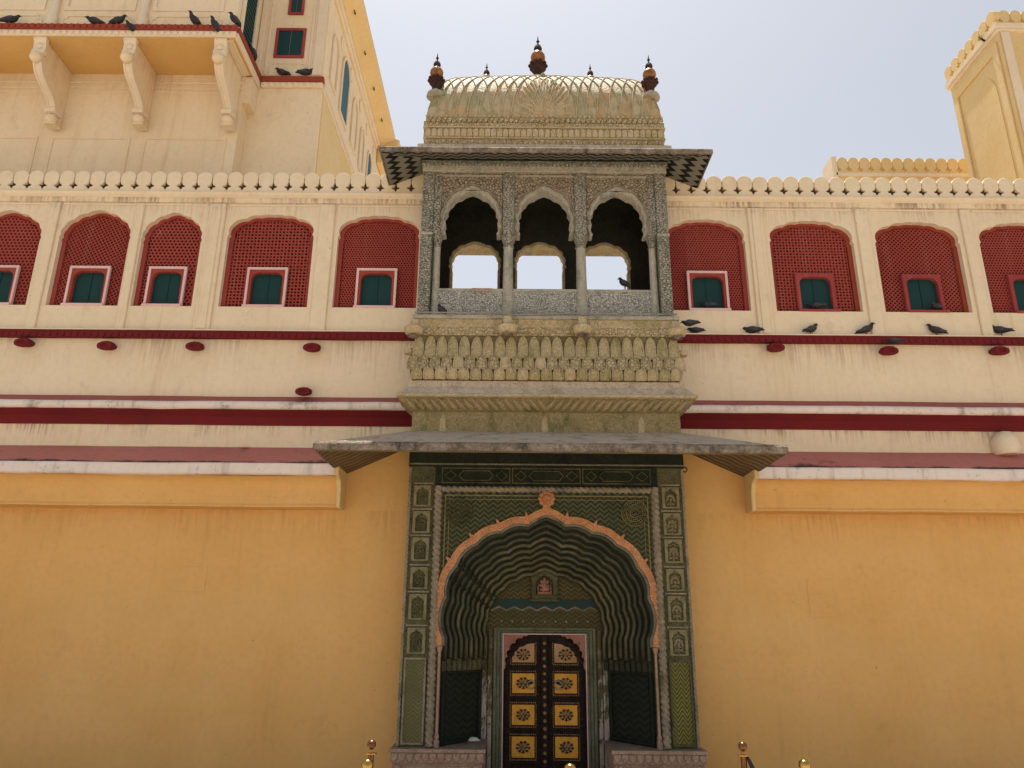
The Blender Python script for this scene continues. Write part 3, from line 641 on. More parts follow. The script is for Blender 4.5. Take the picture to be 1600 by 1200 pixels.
for s in (-1, 1):
    x0, x1 = sorted((s * .012, s * .470))
    Lf = obj('door_leaf', MB().box(x0, x1, DY, DY + .05, .06, 1.64), 'brown', G)
    for q, (z0, z1) in enumerate(rows):
        a_, b_ = sorted((s * .115, s * .372))
        if q == 0:
            pts = [(.115, z0), (.372, z0), (.372, z0 + .06), (.345, z0 + .075), (.345, z0 + .11), (.31, z0 + .13), (.29, z0 + .165), (.24, z0 + .175), (.20, z0 + .20), (.115, z1)]
            if s < 0: pts = [(-x, z) for x, z in reversed(pts)]
            obj('panel', MB().prism(pts, DY - .006, DY - .0005), 'tan', Lf)
        else:
            obj('panel', MB().box(a_, b_, DY - .006, DY - .0005, z0, z1), 'gold', Lf, bevel=.003)
        flower(s * .243, (z0 + z1) / 2 - (.02 if q == 0 else 0), DY - .008, Lf)
        # studded rails round each panel
        m = MB()
        for zz_ in (z0 - .022, z1 + .022):
            if q == 0 and zz_ > z1: continue
            for k in range(14): m.ball((s * (.105 + .0215 * k), DY - .004, zz_), .0085, .010, .0085, 6, 4)
        for xx in (.098, .390):
            for k in range(11): m.ball((s * xx, DY - .004, z0 - .005 + .0215 * k), .0085, .010, .0085, 6, 4)
        obj('stud_row', m, 'boss', Lf, kind='stuff')
        m = MB()
        for k in range(7): m.ball((s * (.125 + .04 * k), DY - .004, z0 - .06), .018, .012, .020, 6, 4)
        obj('rail_ornament', m, 'brown', Lf, kind='stuff')
    m = MB()
    for k in range(34): m.ball((s * (.435), DY - .004, .2 + .036 * k), .020, .014, .016, 6, 4); m.ball((s * .066, DY - .004, .2 + .042 * k), .017, .014, .018, 6, 4)
    obj('stile_ornament', m, 'brown', Lf, kind='stuff')
    m = MB()
    for k in range(len(cusp) - 1):
        if k % 2 == 0: m.ball((s * -cusp[k][0] * .93 if s > 0 else cusp[k][0] * .93, DY - .006, cusp[k][1] - .03), .026, .018, .024, 7, 5)
    obj('crest_ornament', m, 'brown', Lf, kind='stuff')
    m = MB(); cx, cz = s * .155, 1.105
    m.tube([(cx + .043 * math.cos(t), DY - .026 - .004 * math.sin(t), cz - .01 + .043 * math.sin(t)) for t in [2 * PI * k / 16 for k in range(17)]], .0075, 6)
    m.ball((cx, DY - .014, cz + .036), .014); obj('ring_handle', m, 'cable', Lf, smooth='all'); obj('handle_plate', MB().lathe([(.03, 0), (.03, .004), (.02, .010), (.003, .012)], (cx, DY, cz + .02), 14, axis='y'), 'brown', Lf, smooth=True)
CB = obj('cover_strip', MB().box(-.034, .034, DY - .028, DY - .0005, .06, 1.63), 'brown', G, bevel=.006)
for k in range(16):
    obj('stud', MB().lathe([(.021, 0), (.019, .008), (.012, .018), (.003, .022)], (0, DY - .0285, .30 + .083 * k), 10, axis='y'), 'boss', CB, smooth=True)
obj('threshold', MB().box(-.60, .60, -.25, YB + .2, 0, .10), 'benchtop', G, bevel=.01)
# front pilasters: outer strip, panels, rope mouldings
def rope(x, y, z0, z1, r, period, horiz=False):
    L = z1 - z0; n_ = int(L / (period / 7)); rings = []; seg = 10
    for i in range(n_ + 1):
        t = i / n_ * L; ring = []
        for j in range(seg):
            th = 2 * PI * j / seg; rr = r * (.48 + .56 * abs(math.cos(th + PI * t / period)) ** .55)
            a_, b_ = rr * math.cos(th), rr * math.sin(th)
            ring.append((x + a_, y + b_, z0 + t) if not horiz else (z0 + t, y + b_, x + a_))
        rings.append(ring)
    return MB().loft(rings)
zp = [(2.99, 3.255), (2.695, 2.962), (2.39, 2.67), (2.09, 2.35), (1.77, 2.065), (1.425, 1.715)]
for s in (-1, 1):
    x0, x1 = sorted((s * 1.265, s * 1.555))
    PB = obj('pilaster', MB().box(x0, x1, GY, YB + .21, .535, 3.46), 'pil', G)
    obj('corner_bead', rope(s * 1.547, GY - .004, .54, 3.45, .017, .05), 'rope', G, smooth='all')
    obj('rope_moulding', rope(s * 1.222, GY - .008, .54, 3.235, .046, .065), 'rope', G, smooth='all')
    obj('rope_backing', MB().box(*sorted((s * 1.166, s * 1.2645)), GY + .004, GY + .06, .535, 3.46), 'pil', G)
    obj('reveal', MB().box(*sorted((s * 1.136, s * 1.1655)), GY + .001, GY + .09, .535, 1.499), 'orange' if s < 0 else 'pil', G)
    for z0, z1 in zp:
        cx = s * 1.40; hw = .098
        arch_ = [(cx - hw * .66, z0 + .03), (cx + hw * .66, z0 + .03), (cx + hw * .66, z1 - .12), (cx + hw * .72, z1 - .10), (cx + hw * .5, z1 - .065), (cx + hw * .2, z1 - .052), (cx, z1 - .03), (cx - hw * .2, z1 - .052), (cx - hw * .5, z1 - .065), (cx - hw * .72, z1 - .10), (cx - hw * .66, z1 - .12)]
        fr = obj('carved_panel', MB().prism([(cx - hw, z0 + .012), (cx + hw, z0 + .012), (cx + hw, z1 - .012), (cx - hw, z1 - .012)], GY - .026, GY - .0005, [arch_]), 'pilpale', G, bevel=.006)
        m = MB(); cz = (z0 + z1) / 2 - .02
        for k in range(6):
            t = PI * k / 5 - .0; m.ball((cx + .036 * math.cos(t), GY - .004, cz + .035 * math.sin(t) + .01), .015, .010, .019, 6, 5)
        m.ball((cx, GY - .004, cz), .018, .014, .02, 8, 6); m.tube([(cx, GY - .004, z0 + .035), (cx, GY - .006, cz)], .007, 6)
        for q in (-1, 1): m.ball((cx + q * .030, GY - .004, cz - .052), .020, .010, .012, 6, 5); m.ball((cx + q * .045, GY - .003, cz - .005), .012, .008, .02, 6, 5)
        if s > 0 and z0 < 2.9:
            for q in range(5): m.tube([(cx - .06, GY - .003, z0 + .05 + q * .035), (cx, GY - .004, z0 + .075 + q * .035), (cx + .06, GY - .003, z0 + .05 + q * .035)], .006, 5)
        obj('floral_relief', m, 'pilpale' if s > 0 else 'pil', fr, smooth='all')
        obj('panel_divider', MB().box(cx - .115, cx + .115, GY - .012, GY - .0005, z1 + .002, z1 + .020), 'rope', G, bevel=.004)
    lp = obj('long_panel', MB().box(s * 1.40 - .095, s * 1.40 + .095, GY - .008, GY - .0005, .58, 1.375), 'zigpil' if s < 0 else 'zigpil2', G)
    obj('panel_frame', MB().prism([(s * 1.40 - .118, .555), (s * 1.40 + .118, .555), (s * 1.40 + .118, 1.40), (s * 1.40 - .118, 1.40)], GY - .020, GY - .0006, [[(s * 1.40 - .096, .578), (s * 1.40 + .096, .578), (s * 1.40 + .096, 1.378), (s * 1.40 - .096, 1.378)]]), 'rope' if s < 0 else 'pil', lp, bevel=.005)
    # slender colonette at the jamb
    prof = [(.030, .535), (.030, .60), (.020, .61), (.028, .64), (.016, .67), (.014, .70), (.014, 1.42), (.018, 1.43), (.014, 1.445), (.024, 1.47), (.030, 1.50), (.034, 1.515)]
    obj('colonette', MB().lathe(prof, (s * 1.148, GY - .014, 0), 10), 'pinkstone', G, smooth=True)
obj('rope_moulding', rope(3.202, GY - .008, -1.18, 1.18, .038, .065, True), 'rope', G, smooth='all')
obj('lintel_field', MB().box(-1.2645, 1.2645, GY + .003, GY + .07, 3.1655, 3.46), 'darkstone', G)
FZ = obj('frieze', MB().box(-1.57, 1.57, GY - .02, YB + .2, 3.461, 3.80), 'darkstone', G)
obj('frieze_line', MB().box(-1.575, 1.575, GY - .034, GY - .0205, 3.478, 3.494), 'orderedge', G)
for c in (-.80, 0, .80):
    fr = [(c - .39, 3.27), (c + .39, 3.27), (c + .39, 3.45), (c - .39, 3.45)]
    obj('cartouche', MB().prism(fr, GY - .006, GY + .002, [[(c - .378, 3.282), (c + .378, 3.282), (c + .378, 3.438), (c - .378, 3.438)]]), 'pil', G)
    hx = [(c - .20, 3.36), (c - .15, 3.30), (c + .15, 3.30), (c + .20, 3.36), (c + .15, 3.42), (c - .15, 3.42)]
    obj('cartouche', MB().prism(hx, GY - .008, GY + .002, [[(c + (x - c) * .95, 3.36 + (z - 3.36) * .84) for x, z in hx]]), 'pil', G)
    for q in (-1, 1):
        dx = [(c + q * .29 - .07, 3.36), (c + q * .29, 3.30), (c + q * .29 + .07, 3.36), (c + q * .29, 3.42)]
        obj('cartouche', MB().prism(dx, GY - .008, GY + .002, [[(c + q * .29 + (x - c - q * .29) * .84, 3.36 + (z - 3.36) * .84) for x, z in dx]]), 'pil', G)
# stone benches on either side of the door
for s in (-1, 1):
    x0, x1 = sorted((s * .655, s * 1.60)); fy = GY - .11
    B = obj('bench', MB().box(x0 + .02, x1 - .02, fy + .035, YB - .001, 0, .405), 'pinkstone', G)
    obj('bench_slab', MB().box(x0 - .012, x1 + .012, fy - .012, YB - .001, .497, .534), 'benchtop', B, bevel=.008, seg=2)
    obj('slab_edge', MB().box(x0 - .016, x1 + .016, fy - .018, fy - .0125, .499, .531), 'pinkstone', B)
    obj('fascia', MB().box(x0, x1, fy + .006, YB - .002, .4055, .4965), 'pinkstone', B)
    m = MB(); k = 12; p = (x1 - x0) / k
    for i in range(k):
        c = x0 + (i + .5) * p; m.prism([(c - p * .47, .494), (c - p * .44, .46), (c - p * .25, .43), (c, .412), (c + p * .25, .43), (c + p * .44, .46), (c + p * .47, .494)], fy - .010, fy + .0055)
    obj('scallop_row', m, 'pinkstone', B, bevel=.004, kind='stuff')
    obj('panel_frame', MB().prism([(x0 + .12, .05), (x1 - .12, .05), (x1 - .12, .37), (x0 + .12, .37)], fy + .022, fy + .0345, [[(x0 + .15, .08), (x1 - .15, .08), (x1 - .15, .34), (x0 + .15, .34)]]), 'pinkstone', B, bevel=.004)
    for xx in (x0 + .075, x1 - .075): obj('corner_leaf', MB().lathe([(.02, .2), (.034, .24), (.034, .33), (.045, .36), (.02, .385)], (xx, fy + .035, 0), 10), 'pinkstone', B, smooth=True)
# awning
def canopy(parent, a, b, yo, yi, yb, zo, zi, t, fm, sm, topm, edge, rimh, rimd):
    def panel(q, nm, mat):
        lo = [Vector(p) for p in q]; m = MB(); m.add(lo + [p + Vector((0, 0, t)) for p in lo], [(3, 2, 1, 0), (4, 5, 6, 7), (0, 1, 5, 4), (1, 2, 6, 5), (2, 3, 7, 6), (3, 0, 4, 7)])
        return obj(nm, m, mat, parent)
    panel([(-a, yo, zo), (a, yo, zo), (b, yi, zi), (-b, yi, zi)], 'soffit', fm)
    for s in (-1, 1): panel([(s * a, yb, zo), (s * a, yo, zo), (s * b, yi, zi), (s * b, yb, zi)], 'soffit', sm)
    # top stone sheet laid over
    e_ = .02; m = MB(); z2 = t + .003
    for q in ([(-a - e_, yo - e_, zo), (a + e_, yo - e_, zo), (b, yi, zi), (-b, yi, zi)], [(-a - e_, yb, zo), (-a - e_, yo - e_, zo), (-b, yi, zi), (-b, yb, zi)], [(a + e_, yb, zo), (a + e_, yo - e_, zo), (b, yi, zi), (b, yb, zi)]):
        lo = [Vector(p) + Vector((0, 0, z2)) for p in q]; m.add(lo + [p + Vector((0, 0, .02)) for p in lo], [(3, 2, 1, 0), (4, 5, 6, 7), (0, 1, 5, 4), (1, 2, 6, 5), (2, 3, 7, 6), (3, 0, 4, 7)])
    obj('top_slab', m, topm, parent)
    zr = zo + t - rimh * .55
    obj('rim', MB().prism([(-rimd, zr + .01), (-rimd * .6, zr), (rimd * .5, zr + .01), (rimd * .5, zr + rimh), (-rimd * .3, zr + rimh), (-rimd, zr + rimh * .7)], -a - rimd, a + rimd, fn=lambda x, y, z: (y, yo - .012 + x, z)), edge, parent, bevel=.01, seg=2)
    for s in (-1, 1):
        obj('rim', MB().box(*sorted((s * (a + .005), s * (a + rimd))), yo + rimd * .5 - .01, yb, zr + .004, zr + rimh - .004), edge, parent, bevel=.01)
AW = obj('awning', MB().box(-1.57, 1.57, GY - .06, GY - .021, 3.72, 3.79), 'darkstone', G)
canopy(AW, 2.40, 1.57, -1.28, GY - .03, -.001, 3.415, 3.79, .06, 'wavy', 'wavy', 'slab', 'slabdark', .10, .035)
m = MB(); m.tube([(1.64 + .028 * math.cos(t), -.10, 3.50 + .028 * math.sin(t)) for t in [2 * PI * k / 14 for k in range(15)]], .007, 6); obj('iron_ring', m, 'rust', G, smooth='all')

# ================================================================== balcony pavilion over the gate
Bp = thing('balcony_pavilion', (0, 0, 3.85), 'carved stone balcony with three open arches, chevron eaves and ribbed domed roof above the gate', 'balcony')
def rect(hw, yf, z, yb=.52): return [(-hw, yf, z), (hw, yf, z), (hw, yb, z), (-hw, yb, z)]
obj('base_panel', MB().loft([rect(1.555, -.40, 3.83), rect(1.555, -.40, 4.10)]), 'basemoss', Bp)
for x in (-1.20, -.02, 1.10): obj('bare_patch', MB().prism([(x - .035, 3.86), (x + .04, 3.86), (x + .03, 4.02), (x + .01, 4.07), (x - .03, 4.0)], -.4035, -.4003), 'buff', Bp)
cy = [rect(1.555, -.402, 4.1005), rect(1.575, -.42, 4.105), rect(1.61, -.47, 4.135), rect(1.665, -.545, 4.175), rect(1.695, -.585, 4.215)]
obj('cyma', MB().loft(cy), 'basemoss', Bp)
for i in range(34):     # diagonal leaves on the cyma
    c = -1.56 + i * (3.12 / 33); s = 1 if c < 0 else -1
    L = MB(); n0 = 5
    top = [];
    for k in range(n0):
        t = k / (n0 - 1); y = -.42 - .145 * t - .030; z = 4.108 + .092 * t; x = c - s * .10 * (t - .5); wd = .030 * math.sin(PI * min(1, t * .8 + .15))
        top.append([(x - wd, y + .022, z), (x, y - .020, z), (x + wd, y + .022, z)])
    L.loft(top, closed=False); obj('leaf', L, 'buff', Bp, smooth='all')
obj('lip', MB().loft([rect(1.712, -.605, 4.2155), rect(1.722, -.617, 4.235), rect(1.715, -.61, 4.262)]), 'buff', Bp)
obj('lip_rope', rope(4.238, -.612, -1.72, 1.72, .024, .13, True), 'buff', Bp, smooth='all')
obj('sloping_ledge', MB().loft([rect(1.708, -.60, 4.2625), rect(1.62, -.49, 4.375), rect(1.605, -.475, 4.425), rect(1.605, -.475, 4.455)]), 'ledgestone', Bp)
prof = [(4.456, .0, 0), (4.48, .035, .02), (4.55, .055, .04), (4.62, .052, .04), (4.72, .034, .028), (4.84, .012, .012), (4.96, .0, .002), (5.03, .002, .0)]
YF = -.455
def bulge(z):
    for (z0, d0, _), (z1, d1, _) in zip(prof, prof[1:]):
        if z0 <= z <= z1: return d0 + (d1 - d0) * (z - z0) / (z1 - z0)
    return 0
obj('corbel_body', MB().loft([rect(1.555 + e_, YF + .012 - d, z) for z, d, e_ in prof]), 'crevice', Bp, smooth=True)
def petal_row(z0, z1, n_, off, depth, mats, open_top=True):
    p = 3.16 / n_; protos = {}
    for i in range(n_ + (1 if off else 0)):
        c = -1.58 + (i + (0 if off else .5)) * p
        if abs(c) > 1.57: c = math.copysign(1.565, c)
        mt = random.choice(mats)
        if mt not in protos:
            rows_ = []; hw = p * .478
            for k in range(13):
                t = 1 - (1 - k / 12) ** 1.5; z = z0 + (z1 - z0) * t; wd = hw * (1 if t < .38 else math.sqrt(max(0.0, 1 - ((t - .38) / .62) ** 2))) + .002
                yb = YF - bulge(z); rows_.append([(q * wd, yb + .004 - depth * (1.25 if .75 < abs(q) < .95 else (0 if abs(q) > .95 else .55 + .45 * (1 - abs(q)))) * (1 if t < .93 else .6), z) for q in (-1, -.93, -.80, -.70, -.35, 0, .35, .70, .80, .93, 1)])
            m = MB(); m.loft(rows_, closed=False); m.move(lambda v: (v.x + c, v.y, v.z)); protos[mt] = (obj('petal', m, mt, Bp, smooth='all'), c)
        else:
            q, c0 = protos[mt]; d = dup(q, (c - c0, random.uniform(-.004, .002), random.uniform(-.004, .004)), Bp); d.rotation_euler.y = random.uniform(-.03, .03)
petal_row(4.725, 5.02, 23, False, .022, ['buffmoss'])
petal_row(4.575, 4.765, 23, True, .036, ['buffcarve', 'buff', 'buffcarve'])
petal_row(4.462, 4.61, 23, False, .048, ['buffmoss', 'buffmoss', 'buff'])
obj('carved_band', MB().loft([rect(1.572, -.465, 5.031), rect(1.585, -.478, 5.05), rect(1.572, -.465, 5.06), rect(1.572, -.465, 5.135)]), 'buffcarve', Bp)
obj('scale_band', MB().loft([rect(1.578, -.47, 5.136), rect(1.578, -.47, 5.235)]), 'buff', Bp)
m = MB(); k = 33; p = 3.12 / k
for i in range(k):
    c = -1.56 + (i + .5) * p; L = [(c - p * .5 * math.cos(t), 5.232 - .085 * math.sin(t)) for t in [PI * q / 8 for q in range(9)]]; L2 = [(c + (x - c) * .80, 5.232 - (5.232 - z) * .84) for x, z in L]
    m.prism(L + L2[::-1], -.482, -.469)
obj('scale_row', m, 'buff', Bp, kind='stuff')
obj('balcony_ledge', MB().box(-1.60, 1.60, -.50, .52, 5.2355, 5.285), 'grey', Bp, bevel=.01, seg=2)
# lamp-stone discs
for px, py in ((645, 515), (793, 518), (911, 517), (1060, 515)):
    x = at(px, py, -.62).x; S = obj('disc_corbel', MB().lathe([(.02, 5.00), (.07, 5.005), (.10, 5.02), (.112, 5.045), (.115, 5.085), (.10, 5.10), (.05, 5.115), (.02, 5.12)], (x, -.60 if abs(x) < 1 else -.53, 0), 18), 'buff', Bp, smooth=True)
    obj('disc_neck', MB().box(x - .05, x + .05, -.62 if abs(x) < 1 else -.5, -.46, 5.11, 5.23), 'buff', S, bevel=.02, seg=2)
    obj('disc_flower', MB().lathe([(.075, 4.998), (.07, 4.985), (.05, 4.992), (.035, 4.98), (.01, 4.975)], (x, -.60 if abs(x) < 1 else -.53, 0), 12), 'slabdark', S, smooth=True)
for s in (-1, 1): obj('disc_corbel', MB().lathe([(.02, 4.80), (.055, 4.81), (.07, 4.84), (.06, 4.87), (.02, 4.88)], (s * 1.63, -.40, 0), 14), 'buff', Bp, smooth=True)
obj('rain_pipe', MB().tube([(-1.57, -.51, 5.30), (-1.3, -.515, 5.299), (-.55, -.515, 5.300), (-.47, -.53, 5.285), (-.45, -.56, 5.24), (-.40, -.53, 5.27), (.0, -.515, 5.292), (.40, -.515, 5.302), (.44, -.56, 5.25), (.48, -.53, 5.29), (1.0, -.515, 5.300), (1.57, -.51, 5.302)], .011, 6), 'cable', Bp, smooth='all')  # thin cable sagging along the balcony ledge
# piers, columns, parapets
for s in (-1, 1):
    obj('corner_pier', MB().box(*sorted((s * 1.425, s * 1.57)), GY, GY + .24, 5.2855, 7.36), 'greycarve', Bp, bevel=.008)
    obj('pier_strip', MB().box(*sorted((s * 1.33, s * 1.424)), GY + .02, GY + .22, 6.47, 7.36), 'greycarve', Bp, bevel=.006)
    obj('pier_ring', MB().box(*sorted((s * 1.42, s * 1.58)), GY - .010, GY + .25, 6.44, 6.475), 'grey', Bp, bevel=.006)
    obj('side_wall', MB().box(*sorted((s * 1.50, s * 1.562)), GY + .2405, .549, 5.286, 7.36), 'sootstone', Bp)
    obj('inner_carving', MB().box(*sorted((s * 1.47, s * 1.4995)), GY + .26, .50, 5.9, 6.5), 'buffcarve', Bp, bevel=.01)
def column(x, r=.078):
    oc = lambda t, z: 1 + .03 * math.cos(8 * t)
    C = obj('column', MB().lathe([(r * .92, 5.50), (r * .86, 5.56), (r * .78, 6.0), (r * .74, 6.30)], (x, GY + .10, 0), 16, oc), 'grey', Bp, smooth=True)
    obj('column_base', MB().lathe([(r * 1.05, 5.286), (r * 1.05, 5.42), (r * .92, 5.43), (r * 1.08, 5.46), (r * .98, 5.485), (r * .9, 5.4995)], (x, GY + .10, 0), 16), 'grey', C, smooth=True)
    obj('capital', MB().lathe([(r * .74, 6.3005), (r * .95, 6.315), (r * .80, 6.335), (r * .86, 6.36), (r * 1.12, 6.42), (r * 1.25, 6.455), (r * 1.25, 6.469)], (x, GY + .10, 0), 16), 'greycarve', C, smooth=True)
    return C
for x in (-.46, .46): column(x)
for x in (-1.365, 1.365): column(x, .058)
obj('pier_block', MB().box(-.535, -.385, GY + .005, GY + .20, 6.47, 7.36), 'greycarve', Bp, bevel=.006)
obj('pier_block', MB().box(.385, .535, GY + .005, GY + .20, 6.47, 7.36), 'greycarve', Bp, bevel=.006)
def b_arch(hw, rise, b=.30): return lobed([(-hw, 0), (-hw * 1.01, rise * .22), (-hw * .95, rise * .50), (-hw * .76, rise * .73), (-hw * .42, rise * .88), (0, rise)], b, 5)
for c, hl, hr in ((-.93, .40, .39), (0, .385, .385), (.93, .39, .40)):
    x0, x1 = (c - hl + .0005, c + hr - .0005)
    hw = (x1 - x0) / 2 - .02; cc = (x0 + x1) / 2
    oa = shift(b_arch(hw, .70), cc, 6.50)
    oa = [(min(max(x, x0 + .004), x1 - .004), z) for x, z in oa]
    obj('arch_spandrel', MB().prism([(x0, 6.47), (oa[0][0], 6.47)] + oa + [(oa[-1][0], 6.47), (x1, 6.47), (x1, 7.36), (x0, 7.36)], GY + .03, GY + .17), 'mosaic', Bp)
    ia = shift(b_arch(hw - .05, .615, .34), cc, 6.50)
    obj('arch_band', MB().prism([(oa[0][0], 6.475)] + oa + [(oa[-1][0], 6.475), (ia[-1][0], 6.475)] + ia[::-1] + [(ia[0][0], 6.475)], GY + .05, GY + .21), 'grey', Bp, bevel=.008)
    ob = shift(b_arch(hw - .002, .70), cc, 6.50); og = shift(b_arch(hw - .016, .682), cc, 6.50)
    obj('arch_edge', MB().prism([(ob[0][0], 6.475)] + ob + [(ob[-1][0], 6.475), (og[-1][0], 6.475)] + og[::-1] + [(og[0][0], 6.475)], GY + .018, GY + .049), 'rope', Bp)
    obj('spandrel_frame', MB().prism([(x0 + .002, 7.30), (x1 - .002, 7.30), (x1 - .002, 7.325), (x0 + .002, 7.325)], GY + .015, GY + .029), 'grey', Bp)
for x0, x1 in ((-1.36, -.46), (-.4595, .4595), (.46, 1.36)):
    obj('parapet_panel', MB().box(x0, x1, GY + .085, GY + .15, 5.286, 5.70), 'fine', Bp)
    obj('parapet_coping', MB().box(x0, x1, GY + .075, GY + .16, 5.7005, 5.735), 'grey', Bp, bevel=.008)
obj('coping_patch', MB().box(-.91, -.65, GY + .070, GY + .0745, 5.69, 5.735), 'pinkstone', Bp)
ops = []
for c in (-.925, -.028, .872):
    a_ = shift(b_arch(.345, .44, .34), c, 6.42); ops.append([(c - .345, 5.85)] + a_ + [(c + .345, 5.85)])
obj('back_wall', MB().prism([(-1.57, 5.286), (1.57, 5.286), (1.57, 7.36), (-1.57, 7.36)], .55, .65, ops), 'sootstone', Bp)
for c in (-.925, -.028, .872):
    oa = shift(b_arch(.345, .44, .34), c, 6.42); ia = shift(b_arch(.312, .395, .34), c, 6.42)
    obj('back_arch_band', MB().prism([(oa[0][0] , 5.85)] + oa + [(oa[-1][0], 5.85), (ia[-1][0], 5.85)] + ia[::-1] + [(ia[0][0], 5.85)], .60, .72), 'buffmoss', Bp)
obj('rear_lintel', MB().box(-1.57, 1.57, .6505, 1.05, 7.30, 7.6395), 'grey', Bp)
obj('back_eave', MB().prism([(.6505, 7.06), (1.15, 6.93), (1.15, 6.97), (.6505, 7.12)], -1.75, 1.75, fn=lambda x, y, z: (y, x, z)), 'buff', Bp)
obj('ceiling', MB().box(-1.499, 1.499, GY + .2105, .549, 7.28, 7.355), 'darkstone', Bp)  # dark colour also paints the interior shade on the ceiling
obj('entablature', MB().box(-1.585, 1.585, GY - .012, .66, 7.361, 7.45), 'grey', Bp, bevel=.006)
obj('entablature_band', MB().box(-1.60, 1.60, GY - .030, .66, 7.4505, 7.515), 'greycarve', Bp, bevel=.008)
m = MB()
for i in range(60): c = -1.56 + i * 3.12 / 59; m.box(c - .017, c + .017, GY - .022, GY - .0125, 7.425, 7.449)
obj('dentil_row', m, 'grey', Bp, kind='stuff')
EV = obj('eaves', MB().box(-1.61, 1.61, GY - .04, .05, 7.5155, 7.60), 'darkstone', Bp)
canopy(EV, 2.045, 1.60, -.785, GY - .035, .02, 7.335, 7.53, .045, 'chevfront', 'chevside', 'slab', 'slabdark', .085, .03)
# dark border bands of the chevron soffit
# drum and friezes
obj('drum_step', MB().box(-1.66, 1.66, GY - .08, 1.12, 7.64, 7.735), 'slab', Bp, bevel=.012, seg=2)
obj('drum', MB().box(-1.575, 1.575, GY + .0, 1.05, 7.7355, 8.20), 'buff', Bp)
def row(z0, z1, n_, shape, mat, nm, d=.03, tilt=0):
    m = MB(); p = 3.15 / n_
    for i in range(n_):
        c = -1.575 + (i + .5) * p; j = random.uniform(.9, 1.04)
        if shape == 'leaf': L = [(c - p * .46, z0), (c + p * .46, z0), (c + p * .46, z0 + (z1 - z0) * .72 * j), (c + p * .3, z0 + (z1 - z0) * .9), (c, z1), (c - p * .3, z0 + (z1 - z0) * .9), (c - p * .46, z0 + (z1 - z0) * .72 * j)]
        else: L = [(c - p * .50, z0), (c + p * .3, z0), (c + p * .62, z0 + (z1 - z0) * .55), (c + p * .5, z1), (c + p * .1, z1 - .01), (c - p * .25, z0 + (z1 - z0) * .6)]
        m.prism(L, GY - d * j, GY - .0005)
        if i % 1 == 0:   # the same course on the side faces
            pass
    for s in (-1, 1):
        k = 8
        for i in range(k):
            c = GY + .05 + i * .13
            m.box(*sorted((s * 1.5755, s * (1.575 + d))), c, c + .115, z0, z1 - .008)
    return obj(nm, m, mat, Bp, bevel=.006, kind='stuff')
row(7.775, 7.845, 44, 'leaf', 'buffcarve', 'small_leaf_course', .022)
obj('course_line', MB().box(-1.60, 1.60, GY - .030, 1.08, 7.855, 7.878), 'buff', Bp, bevel=.006)
row(7.885, 8.01, 40, 'leaf', 'buff', 'tall_leaf_course', .030)
obj('course_line', MB().box(-1.605, 1.605, GY - .036, 1.08, 8.018, 8.040), 'buff', Bp, bevel=.006)
obj('course_band', MB().box(-1.59, 1.59, GY - .018, 1.07, 8.0405, 8.10), 'buffcarve', Bp)
row(8.105, 8.185, 46, 'curl', 'buffcarve', 'curl_course', .034)
m = MB()
for i in range(50): m.ball((-1.56 + i * 3.12 / 49, GY - .012, 8.205), .022, .022, .018, 7, 5)
obj('bead_course', m, 'buff', Bp, kind='stuff')
# ribbed dome
A0, B0, H0, ZD = 1.575, .70, 1.11, 8.20
def dome_pt(s, u, lift=0.0):
    f = math.sqrt(max(0, 1 - abs(s) ** 16)) * (1 - .07 * abs(s) ** 1.3)
    cu = math.cos(u * PI / 2); p = Vector((A0 * s, GY + B0 + B0 * math.sin(u * PI / 2), ZD + H0 * f * cu ** .92))
    if lift:
        d = Vector((s ** 15 * .8, math.sin(u * PI / 2) * .9, max(.15, cu))); p += d.normalized() * lift
    return p
ss = [math.copysign(1 - (1 - abs(t)) ** 2.2, t) for t in [i / 44 for i in range(-44, 45)]]
rings = [[dome_pt(s, -1 + 2 * k / 40) for s in ss] for k in range(41)]
D = obj('dome', MB().loft(rings, closed=False), 'dome', Bp, smooth='all')
for fam in (-1, 1):
    for i in range(-15, 16):
        pts = []
        for k in range(27):
            t = k / 26; u = -1 + 1.06 * t; s = (i * .092 + fam * (.50 * t ** 1.8 if fam * i <= 0 else .30 * t ** 1.8)) + .01 * math.sin(i * 7.3)
            if abs(s) < .985: pts.append(dome_pt(s, u, .006))
        if len(pts) > 5: obj('rib', MB().tube(pts, (.0085 if fam > 0 else .0065), 5), 'buff', D, smooth='all')
# radiating fan on the front of the dome
for k in range(19):
    t = PI * (k + .5) / 19; pts = []
    for q in range(8):
        r = .05 + .33 * q / 7; s = r * math.cos(t) / A0; u = -1 + min(.95, r * math.sin(t) * 1.35); pts.append(dome_pt(s, u, -.004))
    obj('fan_flute', MB().tube(pts, [.008 + .016 * q / 7 if q < 7 else .010 for q in range(8)], 6), 'buff', D, smooth='all')
obj('fan_knob', MB().ball(dome_pt(0, -.40, .01), .035), 'grey', D, smooth='all')
